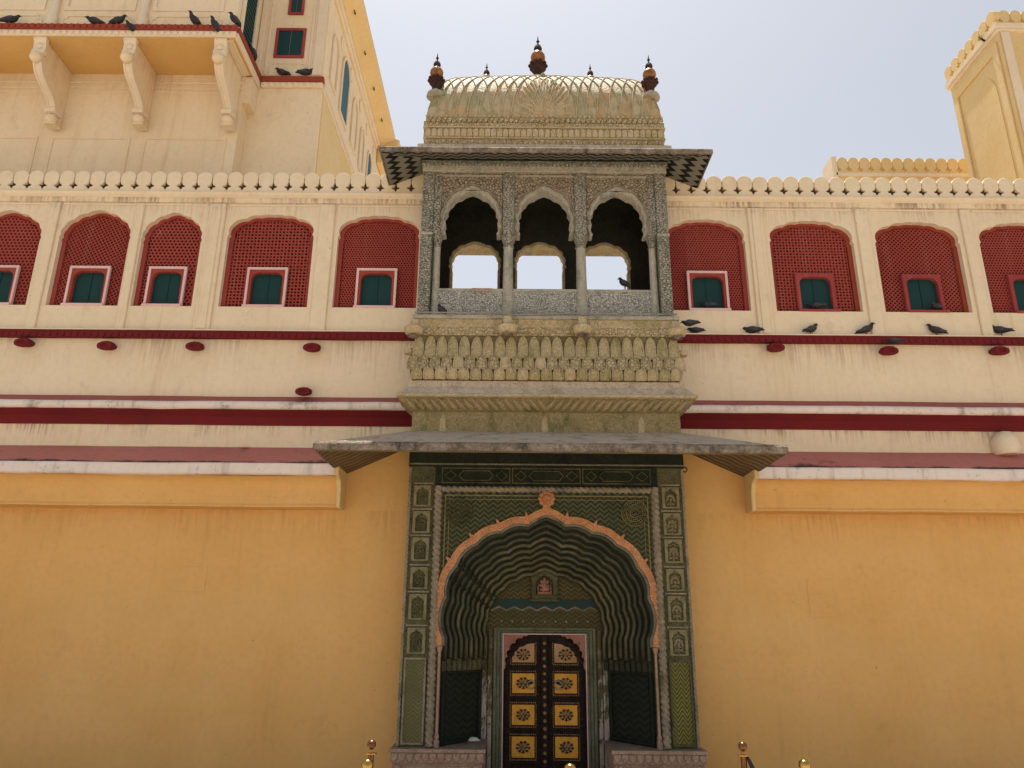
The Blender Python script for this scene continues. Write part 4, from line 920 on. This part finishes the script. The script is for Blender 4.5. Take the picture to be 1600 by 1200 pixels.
# finials
def finial(x, y, z, k, gilt=True, base=True):
    T = obj('finial', MB().lathe([(.11 * k, 0), (.10 * k, .04 * k), (.045 * k, .075 * k), (.035 * k, .10 * k)] if base else [(.05 * k, 0), (.045 * k, .05 * k), (.035 * k, .10 * k)], (x, y, z), 14), 'grey', Bp, smooth=True)
    z += .10 * k
    obj('lotus_cup', MB().lathe([(.035 * k, 0), (.05 * k, .02 * k), (.045 * k, .045 * k), (.075 * k, .09 * k), (.088 * k, .125 * k), (.078 * k, .15 * k), (.05 * k, .17 * k)], (x, y, z), 20, lambda t, zz: 1 + .10 * math.cos(10 * t) * min(1, zz / (.09 * k))), 'terracotta', T, smooth=True)
    m = MB()
    for j in range(10): t = 2 * PI * j / 10; m.ball((x + .088 * k * math.cos(t), y + .088 * k * math.sin(t), z + .135 * k), .020 * k, None, .026 * k, 6, 5)
    obj('lotus_tips', m, 'terracotta', T, smooth='all', kind='stuff')
    obj('gilt_ball', MB().ball((x, y, z + .243 * k), .080 * k, None, .080 * k, 16, 10), 'giltball', T, smooth='all')
    obj('upper_ball', MB().lathe([(.02 * k, .31 * k), (.045 * k, .325 * k), (.03 * k, .337 * k), (.046 * k, .36 * k), (.038 * k, .39 * k), (.015 * k, .415 * k)], (x, y, z), 12), 'terracotta', T, smooth=True)
    obj('spike', MB().lathe([(.010 * k, .41 * k), (.008 * k, .45 * k), (.020 * k, .46 * k), (.008 * k, .48 * k), (.003 * k, .53 * k)], (x, y, z), 8), 'rust', T, smooth=True)
finial(-1.47, -.27, 8.58, 1.15); finial(1.455, -.27, 8.58, 1.15)
finial(-.055, .33, 9.30, 1.36)
for s in (-1, 1): finial(s * .80 - .03, .80, 9.38, 1.08)

# ================================================================== building with bracketed balcony behind the left wing
LB = thing('palace_block', (-6.6, 3, 0), 'tall cream palace block with scroll brackets, red string course and yellow overhanging eave', 'building')
obj('front_wall', MB().box(-10.4, -4.60, .92, 5.5, 6.96, 12.5), 'cream_high', LB)
obj('bay_wall', MB().box(-4.5995, -3.47, 1.22, 7.6, 6.96, 13.2), 'cream_high', LB)
obj('corner_pilaster', MB().box(-3.66, -3.50, 1.195, 1.2195, 10.15, 13.1), 'trim', LB, bevel=.01)
obj('corner_pilaster', MB().box(-4.59, -4.50, 1.195, 1.2195, 10.15, 13.1), 'trim', LB, bevel=.01)
for z in (9.72, 9.62, 9.54): obj('wall_moulding', MB().box(-10.4, -4.60, .90 + (9.72 - z) * .05, .9195, z, z + .05), 'cream_high', LB, bevel=.01)
for x0, x1 in ((-9.2, -7.6), (-7.4, -6.2), (-6.0, -4.75)):
    obj('wall_panel', MB().prism([(x0, 7.6), (x1, 7.6), (x1, 8.75), (x0, 8.75)], .908, .9195, [[(x0 + .04, 7.64), (x1 - .04, 7.64), (x1 - .04, 8.71), (x0 + .04, 8.71)]]), 'cream_high', LB, bevel=.004)
# balcony slab, fascias
obj('balcony_slab', MB().box(-10.4, -4.49, .13, .9195, 9.90, 10.10), 'soffit', LB)
for k in range(3): obj('soffit_moulding', MB().box(-4.62 + .04 * k - .03, -4.60 + .04 * k - .01, .16, .915, 9.868 + .008 * k, 9.8995), 'trim', LB, bevel=.006)
obj('red_fascia', MB().box(-10.4, -4.46, .075, .1295, 10.0, 10.095), 'redor', LB, bevel=.008)
obj('red_fascia', MB().box(-4.4895, -4.435, .1300, 1.22, 10.0, 10.095), 'redor', LB, bevel=.008)
obj('red_fascia', MB().box(-4.434, -3.44, 1.14, 1.2195, 9.985, 10.085), 'redor', LB, bevel=.008)
obj('white_fascia', MB().box(-10.4, -4.475, .095, .1295, 9.90, 9.9995), 'trim', LB, bevel=.006)
obj('white_fascia', MB().box(-4.4895, -4.455, .1300, 1.22, 9.88, 9.9995), 'trim', LB, bevel=.006)
obj('white_fascia', MB().box(-4.44, -3.455, 1.165, 1.2195, 9.90, 9.9845), 'trim', LB, bevel=.006)
obj('balcony_side', MB().box(-4.61, -4.49, .93, 1.2195, 9.4, 9.8795), 'cream_high', LB)
m = MB(); m2 = MB()
for i in range(62):
    c = -10.3 + i * .095; m.lathe([(.042, 0), (.040, .014), (.02, .022)], (c, .075, 10.045), 10, axis='y'); m2.lathe([(.040, 0), (.036, .014), (.015, .020)], (c, .095, 9.948), 10, axis='y')
obj('fascia_lobes', m, 'redor', LB, kind='stuff'); obj('white_beads', m2, 'trim', LB, kind='stuff')
m = MB()
for i in range(10): m.lathe([(.036, 0), (.03, .014), (.012, .02)], (-4.38 + i * .098, 1.165, 9.942), 10, axis='y')
obj('white_beads', m, 'trim', LB, kind='stuff')
# parapet room above the balcony
obj('gallery_wall', MB().box(-10.4, -4.56, .24, .92, 10.1005, 12.5), 'cream_high', LB)
for px in (84, 225): p = at(px, 18, .2); obj('gallery_post', MB().lathe([(.09, 10.101), (.09, 10.2), (.075, 10.23), (.085, 10.3), (.06, 10.36), (.055, 12.4)], (p.x, .21, 0), 14), 'trim', LB, smooth=True)
for a_, b_ in ((-70, 70), (100, 212), (238, 350)):
    xa, xb = at(a_, 18, .24).x, at(b_, 18, .24).x
    L = [(xa, 10.15), (xb, 10.15), (xb, 10.32), (xb - .05, 10.34), (xb - .07, 10.40), (xa + .07, 10.40), (xa + .05, 10.34), (xa, 10.32)]
    obj('gallery_panel', MB().prism(L, .225, .2395, [[((x - (xa + xb) / 2) * .95 + (xa + xb) / 2, (z - 10.27) * .76 + 10.27) for x, z in L]]), 'trim', LB, bevel=.005)
    obj('gallery_panel', MB().prism([(xa, 10.48), (xb, 10.48), (xb, 11.5), (xa, 11.5)], .22, .2395, [[(xa + .06, 10.54), (xb - .06, 10.54), (xb - .06, 11.44), (xa + .06, 11.44)]]), 'trim', LB, bevel=.005)
sh = obj('side_shutter', MB().box(-4.5595, -4.545, .42, .86, 10.14, 11.6), 'green', LB)
for k in range(16): obj('louvre', MB().box(-4.545, -4.53, .45, .83, 10.18 + .088 * k, 10.24 + .088 * k), 'green', sh)
obj('shutter_frame', MB().box(-4.5595, -4.51, .36, .415, 10.1005, 11.6), 'trim', sh, bevel=.006); obj('shutter_frame', MB().box(-4.5595, -4.51, .865, .915, 10.1005, 11.6), 'trim', sh, bevel=.006)
# scroll brackets
def bracket(x, y0=.17, yw=.9195, zt=9.8995, zb=8.83):
    hw = .075
    fr = [(y0, zt), (y0, zt - .26), (y0 + .03, zt - .33), (y0 + .04, zt - .42), (y0 + .10, zt - .52), (y0 + .24, zt - .60), (y0 + .38, zt - .66), (y0 + .50, zt - .74), (y0 + .56, zt - .84), (y0 + .585, zt - .94), (y0 + .60, zb + .03), (yw, zb + .03), (yw, zt)]
    B = obj('bracket', MB().prism(fr, x - hw * .62, x + hw * .62, fn=lambda q, y, z: (y, q, z)), 'cream_high', LB, bevel=.01)
    path = [(x, y + (-.012), z) for y, z in fr[1:11]]
    rib = MB(); rings = []
    for i, p in enumerate(path):
        q = Vector(path[min(i + 1, len(path) - 1)]) - Vector(path[max(0, i - 1)]); q.normalize(); nn = Vector((0, q.z, -q.y))
        if nn.y > 0: nn = -nn
        P_ = Vector(p); wdt = hw * (.92 - .25 * i / 9)
        rings.append([P_ + Vector((wdt * cx_, 0, 0)) + nn * h_ for cx_, h_ in ((-1, -.03), (-1, .015), (-.55, .03), (-.4, .018), (.4, .018), (.55, .03), (1, .015), (1, -.03))])
    obj('scroll', rib.loft(rings), 'trim', B, smooth=True)
    obj('capital_block', MB().prism([(y0 - .05, zt - .001), (y0 - .05, zt - .05), (y0 - .02, zt - .10), (y0 - .012, zt - .20), (y0 - .035, zt - .205), (y0 - .035, zt - .28), (y0 + .04, zt - .28), (y0 + .04, zt - .001)], x - hw * 1.25, x + hw * 1.25, fn=lambda q, y, z: (y, q, z)), 'trim', B, bevel=.012, seg=2)
    obj('boss', MB().lathe([(.05, 0), (.042, .012), (.02, .02)], (x, y0 - .02, zt - .14), 12, axis='y'), 'trim', B, smooth=True)
    obj('bud', MB().ball((x, y0 - .035, zt - .355), .088, .08, .085, 12, 8), 'cream_high', B, smooth='all')
    obj('foot_block', MB().box(x - hw * 1.1, x + hw * 1.1, y0 + .47, y0 + .66, zb + .17, zb + .24), 'trim', B, bevel=.01)
    obj('bud', MB().ball((x, y0 + .555, zb + .09), .088, .08, .085, 12, 8), 'cream_high', B, smooth='all')
    obj('wall_scroll', MB().lathe([(.05, -.055), (.06, -.04), (.06, .04), (.05, .055)], (0, 0, 0), 12).move(lambda p: (x + p.z, yw - .07 + p.x, zt - .80 + p.y)), 'trim', B, smooth=True)
    obj('foot_plate', MB().box(x - .085, x + .085, y0 + .53, y0 + .70, zb - .0, zb + .02), 'cream_high', B)
for px in (66, 206, 347): bracket(at(px, 60, .17).x)
p_ = at(66, 60, .17).x; bracket(p_ - 1.33)
# shuttered openings on the bay
def red_window(x0, x1, z0, z1):
    y = 1.2195
    W = obj('window', MB().prism([(x0, z0), (x1, z0), (x1, z1), (x0, z1)], y - .03, y - .0, [[(x0 + .045, z0 + .045), (x1 - .045, z0 + .045), (x1 - .045, z1 - .045), (x0 + .045, z1 - .045)]]), 'rosetrim', LB, bevel=.006)
    mx = (x0 + x1) / 2
    for s in (-1, 1): obj('shutter_leaf', MB().box(*sorted((mx + s * .004, mx + s * ((x1 - x0) / 2 - .046))), y - .012, y - .0005, z0 + .046, z1 - .046), 'green', W)
red_window(-4.31, -3.82, 10.49, 11.08); red_window(-4.16, -3.90, 11.36, 11.85)
obj('bay_panel', MB().prism([(-4.36, 10.14), (-3.76, 10.14), (-3.76, 10.34), (-3.82, 10.40), (-4.30, 10.40), (-4.36, 10.34)], 1.205, 1.2195, [[(-4.33, 10.165), (-3.79, 10.165), (-3.79, 10.33), (-3.835, 10.375), (-4.285, 10.375), (-4.33, 10.33)]]), 'trim', LB, bevel=.005)
for x in (-4.42, -3.72): obj('bay_strip', MB().box(x - .02, x + .02, 1.20, 1.2195, 10.15, 13), 'trim', LB, bevel=.006)
# side wall, facing the gate
SX = -3.47
obj('side_lower', MB().box(SX, SX + .012, 1.30, 7.6, 6.97, 9.86), 'yellow', LB)
for z0, z1, d in ((9.86, 9.93, .03), (9.931, 10.0, .05), (10.001, 10.06, .035), (10.061, 10.10, .02)): obj('side_cornice', MB().box(SX + .0005, SX + d, 1.225, 7.6, z0, z1), 'trim', LB, bevel=.006)
fnx = lambda x, y, z: (SX + y, x, z)
for yc, hw, z0, z1, mt in ((1.75, .22, 10.35, 11.35, None), (2.55, .30, 10.30, 11.55, 'blue'), (3.45, .24, 10.35, 11.4, None), (4.2, .2, 10.35, 11.3, None), (5.0, .22, 10.3, 11.3, 'blue'), (6.0, .25, 10.3, 11.3, None)):
    arc = [(yc - hw, z0), (yc + hw, z0)] + [(yc + hw * math.cos(t), z1 - hw + hw * 1.2 * math.sin(t)) for t in [PI * k / 10 for k in range(11)]]
    inn = [(yc + (y - yc) * .82, z0 + .04 + (z - z0) * .93) for y, z in arc]
    W = obj('blind_arch', MB().prism(arc, .0005, .035, [inn], fn=fnx), 'trim', LB, bevel=.006)
    if mt: obj('shutter', MB().prism(inn, .0006, .012, fn=fnx), mt, W)
    obj('roundel', MB().prism([(yc + .4 + .10 * math.cos(t), 11.62 + .14 * math.sin(t)) for t in [2 * PI * k / 14 for k in range(14)]], .0005, .02, fn=fnx), 'cream_high', LB, bevel=.006)
for z0, z1, d in ((11.86, 11.93, .05), (11.931, 12.02, .09)): obj('eave_moulding', MB().box(SX + .0005, SX + d, 1.225, 5.6, z0, z1), 'trim', LB, bevel=.008)
obj('eave', MB().prism([(0.001, 12.021), (.10, 12.021), (.20, 12.08), (.39, 12.17), (.40, 12.26), (.001, 12.40)], 1.0, 5.75, fn=lambda x, y, z: (SX + x, y, z)), 'yellow', LB, bevel=.008)
obj('eave_end', MB().prism([(0.001, 11.6), (.14, 11.62), (.30, 11.80), (.46, 12.0), (.50, 12.2), (.001, 12.40)], 5.7505, 6.25, fn=lambda x, y, z: (SX + x, y, z)), 'yellow', LB, bevel=.03, seg=2)
for y in (1.9, 2.9, 3.9, 4.9): obj('eave_ring', MB().tube([(SX + .24, y + .035 * math.cos(t), 12.085 + .035 * math.sin(t)) for t in [2 * PI * k / 10 for k in range(11)]], .010, 5), 'rust', LB, smooth='all')

# ================================================================== tower and roof wall behind the right wing
TW = thing('stair_tower', (9.7, 3.3, 0), 'plain yellow square tower with scalloped parapet above the roofline', 'tower')
obj('tower_body', MB().box(8.57, 11.4, 2.52, 4.12, 6.96, 12.46), 'yellow', TW)
obj('tower_cornice', MB().prism([(8.50, 2.45), (11.5, 2.45), (11.5, 4.19), (8.50, 4.19)], 12.40, 12.50, fn=lambda x, y, z: (x, z, y)), 'trim', TW, bevel=.01)
obj('tower_cornice', MB().prism([(8.53, 2.48), (11.5, 2.48), (11.5, 4.16), (8.53, 4.16)], 12.34, 12.399, fn=lambda x, y, z: (x, z, y)), 'trim', TW, bevel=.01)
fl = lambda x, y, z: (8.57 - y, x, z)
obj('side_panel_frame', MB().prism([(2.60, 7.2), (4.05, 7.2), (4.05, 12.2), (2.60, 12.2)], .0005, .04, [[(2.75, 7.3), (3.92, 7.3), (3.92, 12.0), (2.75, 12.0)]], fn=fl), 'yellow', TW, bevel=.008)
ar = [(2.85, 7.4), (3.84, 7.4), (3.84, 11.3)] + [(3.345 + .495 * math.cos(t), 11.3 + .55 * math.sin(t)) for t in [PI * k / 12 for k in range(1, 12)]] + [(2.85, 11.3)]
obj('blind_arch', MB().prism(ar, .0005, .012, fn=fl), 'yellow', TW, bevel=.004)
obj('corner_strip', MB().box(8.60, 8.76, 2.48, 2.5195, 7, 12.33), 'trim', TW, bevel=.01)
def tower_merlons(x0, x1, y0, y1, z, p, h, parent, mat, side=False):
    n_ = int(round(((y1 - y0) if side else (x1 - x0)) / p)); p = ((y1 - y0) if side else (x1 - x0)) / n_; sh_ = merlon_shape(p, h); first = None
    for i in range(n_):
        if first is None:
            mb = MB().prism(shift(sh_, y0 + p / 2, z), x0, x1, fn=lambda x, y, zz: (y, x, zz)) if side else MB().prism(shift(sh_, x0 + p / 2, z), y0, y1)
            first = obj('merlon', mb, mat, parent, bevel=.006)
        else: dup(first, (0, p * i, 0) if side else (p * i, 0, 0), parent)
tower_merlons(8.64, 11.4, 2.50, 2.63, 12.501, .215, .34, TW, 'yellow')
tower_merlons(8.52, 8.635, 2.46, 4.16, 12.501, .24, .34, TW, 'yellow', True)
obj('drain_pipe', MB().tube([(8.50, 2.9, 12.55), (8.42, 2.82, 12.50), (8.40, 2.75, 12.40), (8.42, 2.70, 12.30)], .02, 6), 'rust', TW, smooth='all')
RWall = thing('roof_wall', (7.5, 4.8, 0), 'yellow rooftop wall with scalloped parapet beside the square tower', 'wall')
obj('wall_body', MB().box(6.18, 8.90, 4.52, 4.9, 6.96, 10.52), 'yellow', RWall)
obj('coping', MB().box(6.13, 8.90, 4.46, 4.92, 10.521, 10.60), 'trim', RWall, bevel=.01)
obj('end_pier', MB().box(6.08, 6.179, 4.46, 4.95, 6.96, 10.98), 'trim', RWall, bevel=.01)
tower_merlons(6.20, 8.90, 4.50, 4.64, 10.601, .225, .38, RWall, 'yellow')

# ================================================================== pigeons
def pigeon(pos, rot, label, k=.78, pose='stand'):
    T = thing('pigeon', pos, label, 'pigeon', 'pigeons perched on the palace')
    if pose == 'stand': st = [(-.185, .045, .020, .006), (-.12, .066, .034, .014), (-.07, .085, .050, .036), (-.02, .105, .062, .056), (.035, .125, .060, .060), (.075, .152, .044, .046), (.092, .182, .030, .030), (.104, .205, .027, .026), (.124, .212, .022, .021), (.140, .208, .009, .009)]
    elif pose == 'low': st = [(-.185, .055, .022, .006), (-.12, .062, .036, .014), (-.07, .072, .052, .036), (-.02, .080, .064, .054), (.035, .088, .060, .056), (.075, .098, .044, .042), (.095, .112, .031, .030), (.112, .124, .028, .027), (.130, .126, .022, .021), (.146, .120, .009, .009)]
    else: st = [(-.10, .0, .018, .006), (-.095, .04, .032, .016), (-.075, .075, .048, .036), (-.03, .115, .060, .052), (.02, .15, .056, .056), (.05, .185, .042, .044), (.060, .215, .030, .030), (.070, .238, .027, .026), (.090, .244, .022, .021), (.106, .240, .009, .009)]
    rings = []; seg = 10
    for i, (x, z, ry, rz) in enumerate(st):
        x0_, z0_, _, _ = st[max(0, i - 1)]; x1_, z1_, _, _ = st[min(len(st) - 1, i + 1)]; d = Vector((x1_ - x0_, 0, z1_ - z0_)).normalized(); up = Vector((-d.z, 0, d.x))
        rings.append([Vector((x, 0, z)) + Vector((0, ry * math.cos(2 * PI * j / seg), 0)) + up * rz * math.sin(2 * PI * j / seg) for j in range(seg)])
    M_ = Matrix.Translation(pos) @ Matrix.Rotation(rot + random.uniform(-.45, .45), 4, 'Z') @ Matrix.Scale(k * random.uniform(.84, .94), 4)
    mv = lambda p: M_ @ p
    obj('body', MB().loft(rings).move(mv), 'feather', T, smooth='all')
    hx, hz = st[-1][0], st[-1][1]
    obj('beak', MB().tube([(hx - .006, 0, hz), (hx + .012, 0, hz - .003), (hx + .026, 0, hz - .009)], [.008, .006, .002], 6).move(mv), 'rust', T, smooth='all')
    b = st[3]; f = st[1]
    for s in (-1, 1):
        w_ = MB().loft([[Vector((x, s * (ry * .82 + .008 * math.cos(t)), z + .01 + rz * .85 * math.sin(t) * .9)) + Vector((0, s * .010 * math.cos(t), 0)) for t in [2 * PI * j / 8 for j in range(8)]] for x, z, ry, rz in ((st[0][0] * .88, f[1] + .004, .020, .008), (st[1][0], f[1] + .008, .040, .020), (st[2][0], st[2][1], .054, .036), (b[0], b[1], .066, .046), (st[4][0], st[4][1], .062, .036), (st[4][0] + .02, st[4][1] + .006, .054, .010))])
        obj('wing', w_.move(mv), 'wing', T, smooth='all')
        if pose != 'low':
            obj('leg', MB().tube([(b[0] + .02, s * .022, b[1] - .03), (b[0] + .015, s * .022, .006), (b[0] + .045, s * .024, .004)], [.008, .005, .004], 5).move(mv), 'claw', T)
    for s in (-1, 1): obj('eye', MB().ball((st[-2][0], s * st[-2][2] * .92, st[-2][1] + .005), .005, None, None, 6, 4).move(mv), 'claw', T)
    return T
def pg(px, py, Y, z, rot, label, pose='stand', k=.78):
    p = at(px, py, Y); pigeon(Vector((p.x, Y, z)), math.radians(rot), label, k, pose)
ZBD = 5.236
pg(1087, 520, -.045, ZBD, 165, 'dark pigeon on the red string course tucked beside the balcony corner', 'low')
pg(1176, 520, -.045, ZBD, 178, 'pigeon preening on the red string course between balcony and first red spout', 'low', .86)
pg(1268, 520, -.045, ZBD, 20, 'upright pigeon on the red string course just beyond the first red spout', 'stand', .8)
pg(1354, 520, -.045, ZBD, 12, 'pigeon on the red string course just before the second red spout', 'stand', .84)
pg(1464, 522, -.045, ZBD, 172, 'pigeon facing the balcony on the red string course between two red spouts', 'stand', .84)
pg(1566, 530, -.045, ZBD, 150, 'pigeon above the last red spout on the string course', 'stand', .9)
pg(1400, 546, -.20, 5.055, 140, 'pigeon sitting on top of a red spout', 'low', .7)
pg(1078, 508, -.53, 5.125, 170, 'pigeon on the round stone disc at the balcony corner', 'low', .85)
for x, nm, r in ((2.10, 'first', 170), (3.49, 'second', 175), (5.03, 'third', 190)):
    pigeon(Vector((x, .03, ZB + .032)), math.radians(r), 'pigeon on the sill of the %s latticed window past the balcony on the tower side' % nm, .80, 'low')
pg(975, 440, GY + .10, 5.735, 165, 'pigeon standing on the balcony parapet between columns', 'up', .78)
pg(690, 490, -.42, 5.285, 160, 'dark pigeon on the balcony ledge at the foot of the corner pier', 'up', .75)
ZF = 10.095
for px, rot, lab, pose in ((18, 30, 'pigeon on the red fascia beyond the outermost visible bracket', 'stand'), (150, 190, 'hunched pigeon on the red fascia between the first two brackets', 'low'), (186, 10, 'pigeon on the red fascia leaning towards the middle bracket', 'stand'), (306, 265, 'pigeon on the red fascia facing the courtyard near the last bracket', 'stand'), (368, 200, 'pigeon at the red fascia corner beside the green side shutter', 'up')):
    pg(px, 26, .11, ZF, rot, lab, pose, .95)
pigeon(Vector((at(207, 28, .03).x, .04, 9.945)), math.radians(250), 'small pigeon clinging to the capital of the middle scroll bracket', .8, 'low')
pigeon(Vector((at(336, 36, .03).x, .04, 9.945)), math.radians(220), 'pigeon clinging to the capital of the last scroll bracket', .9, 'up')
pigeon(Vector((-4.47, .75, ZF)), math.radians(250), 'pigeon on the fascia return under the green side shutter', .9, 'up')
pg(440, 120, 1.17, 10.086, 180, 'pigeon under the red framed window facing the bracketed balcony', 'stand', .95)
pg(477, 120, 1.17, 10.086, 15, 'pigeon under the red framed window near the block corner', 'stand', .95)

# ================================================================== courtyard posts, rope, cloth
def post(x, y, h, ball, label):
    T = thing('barrier_post', (x, y, 0), label, 'barrier post', 'brass barrier posts before the gate')
    obj('base', MB().lathe([(.16, 0), (.16, .02), (.13, .035), (.03, .05)], (x, y, 0), 20), 'dbrass', T, smooth=True)
    if ball:
        obj('tube', MB().lathe([(.019, .05), (.019, h - .085)], (x, y, 0), 14), 'dbrass', T, smooth=True)
        obj('collar', MB().lathe([(.012, h - .085), (.036, h - .080), (.036, h - .074), (.014, h - .070), (.010, h - .055), (.013, h - .05)], (x, y, 0), 14), 'brass', T, smooth=True)
        obj('ball', MB().ball((x, y, h - .025), .028, None, None, 16, 12), 'dbrass', T, smooth='all')
    else:
        obj('tube', MB().lathe([(.024, .05), (.024, h - .05)], (x, y, 0), 14), 'brass', T, smooth=True)
        obj('cap', MB().lathe([(.024, h - .05), (.034, h - .046), (.036, h - .03), (.030, h - .012), (.018, h - .002), (.002, h)], (x, y, 0), 16), 'brass', T, smooth=True)
    return T
post(-1.265, -3.70, 1.005, True, 'ball-topped dark brass post on the ochre wall side with the cloth on its bench')
post(1.085, -3.65, 1.005, True, 'ball-topped dark brass post with a black rope hooked on')
post(-1.25, -3.90, .925, False, 'dome-capped brass post close beside the ball-topped post without rope')
post(-.035, -3.93, .915, False, 'dome-capped brass post standing before the double door')
post(1.425, -3.77, .925, False, 'dome-capped brass post at the far end of the black rope')
r = obj('barrier_rope', MB().tube([(1.10, -3.66, .925), (1.115, -3.665, .90), (1.14, -3.675, .83), (1.19, -3.69, .70), (1.25, -3.715, .62), (1.31, -3.735, .66), (1.36, -3.75, .74), (1.40, -3.765, .84)], [.008, .012, .017, .018, .018, .018, .016, .010], 8), 'velvet', None, smooth='all')
r['label'] = 'black velvet rope hanging between two brass posts'; r['category'] = 'rope'
m = MB(); p = at(738, 1155, .12)
rings = []
for i in range(9):
    t = i / 8; wd = math.sin(PI * min(1, t * .92 + .06)); rings.append([(-.085 + .17 * t, (.055 * wd) * math.cos(q), .004 + (.030 * wd * (1 + .8 * t) * max(0, math.sin(q))) * (1 + .15 * math.sin(5 * q + 7 * t))) for q in [2 * PI * j / 12 for j in range(12)]])
m.loft(rings); m.move(lambda v: (p.x + v.x, .13 + v.y, .534 + v.z))
c = obj('cloth', m, 'cloth', None, smooth='all'); c['label'] = 'crumpled white cloth lying on the stone bench'; c['category'] = 'cloth'
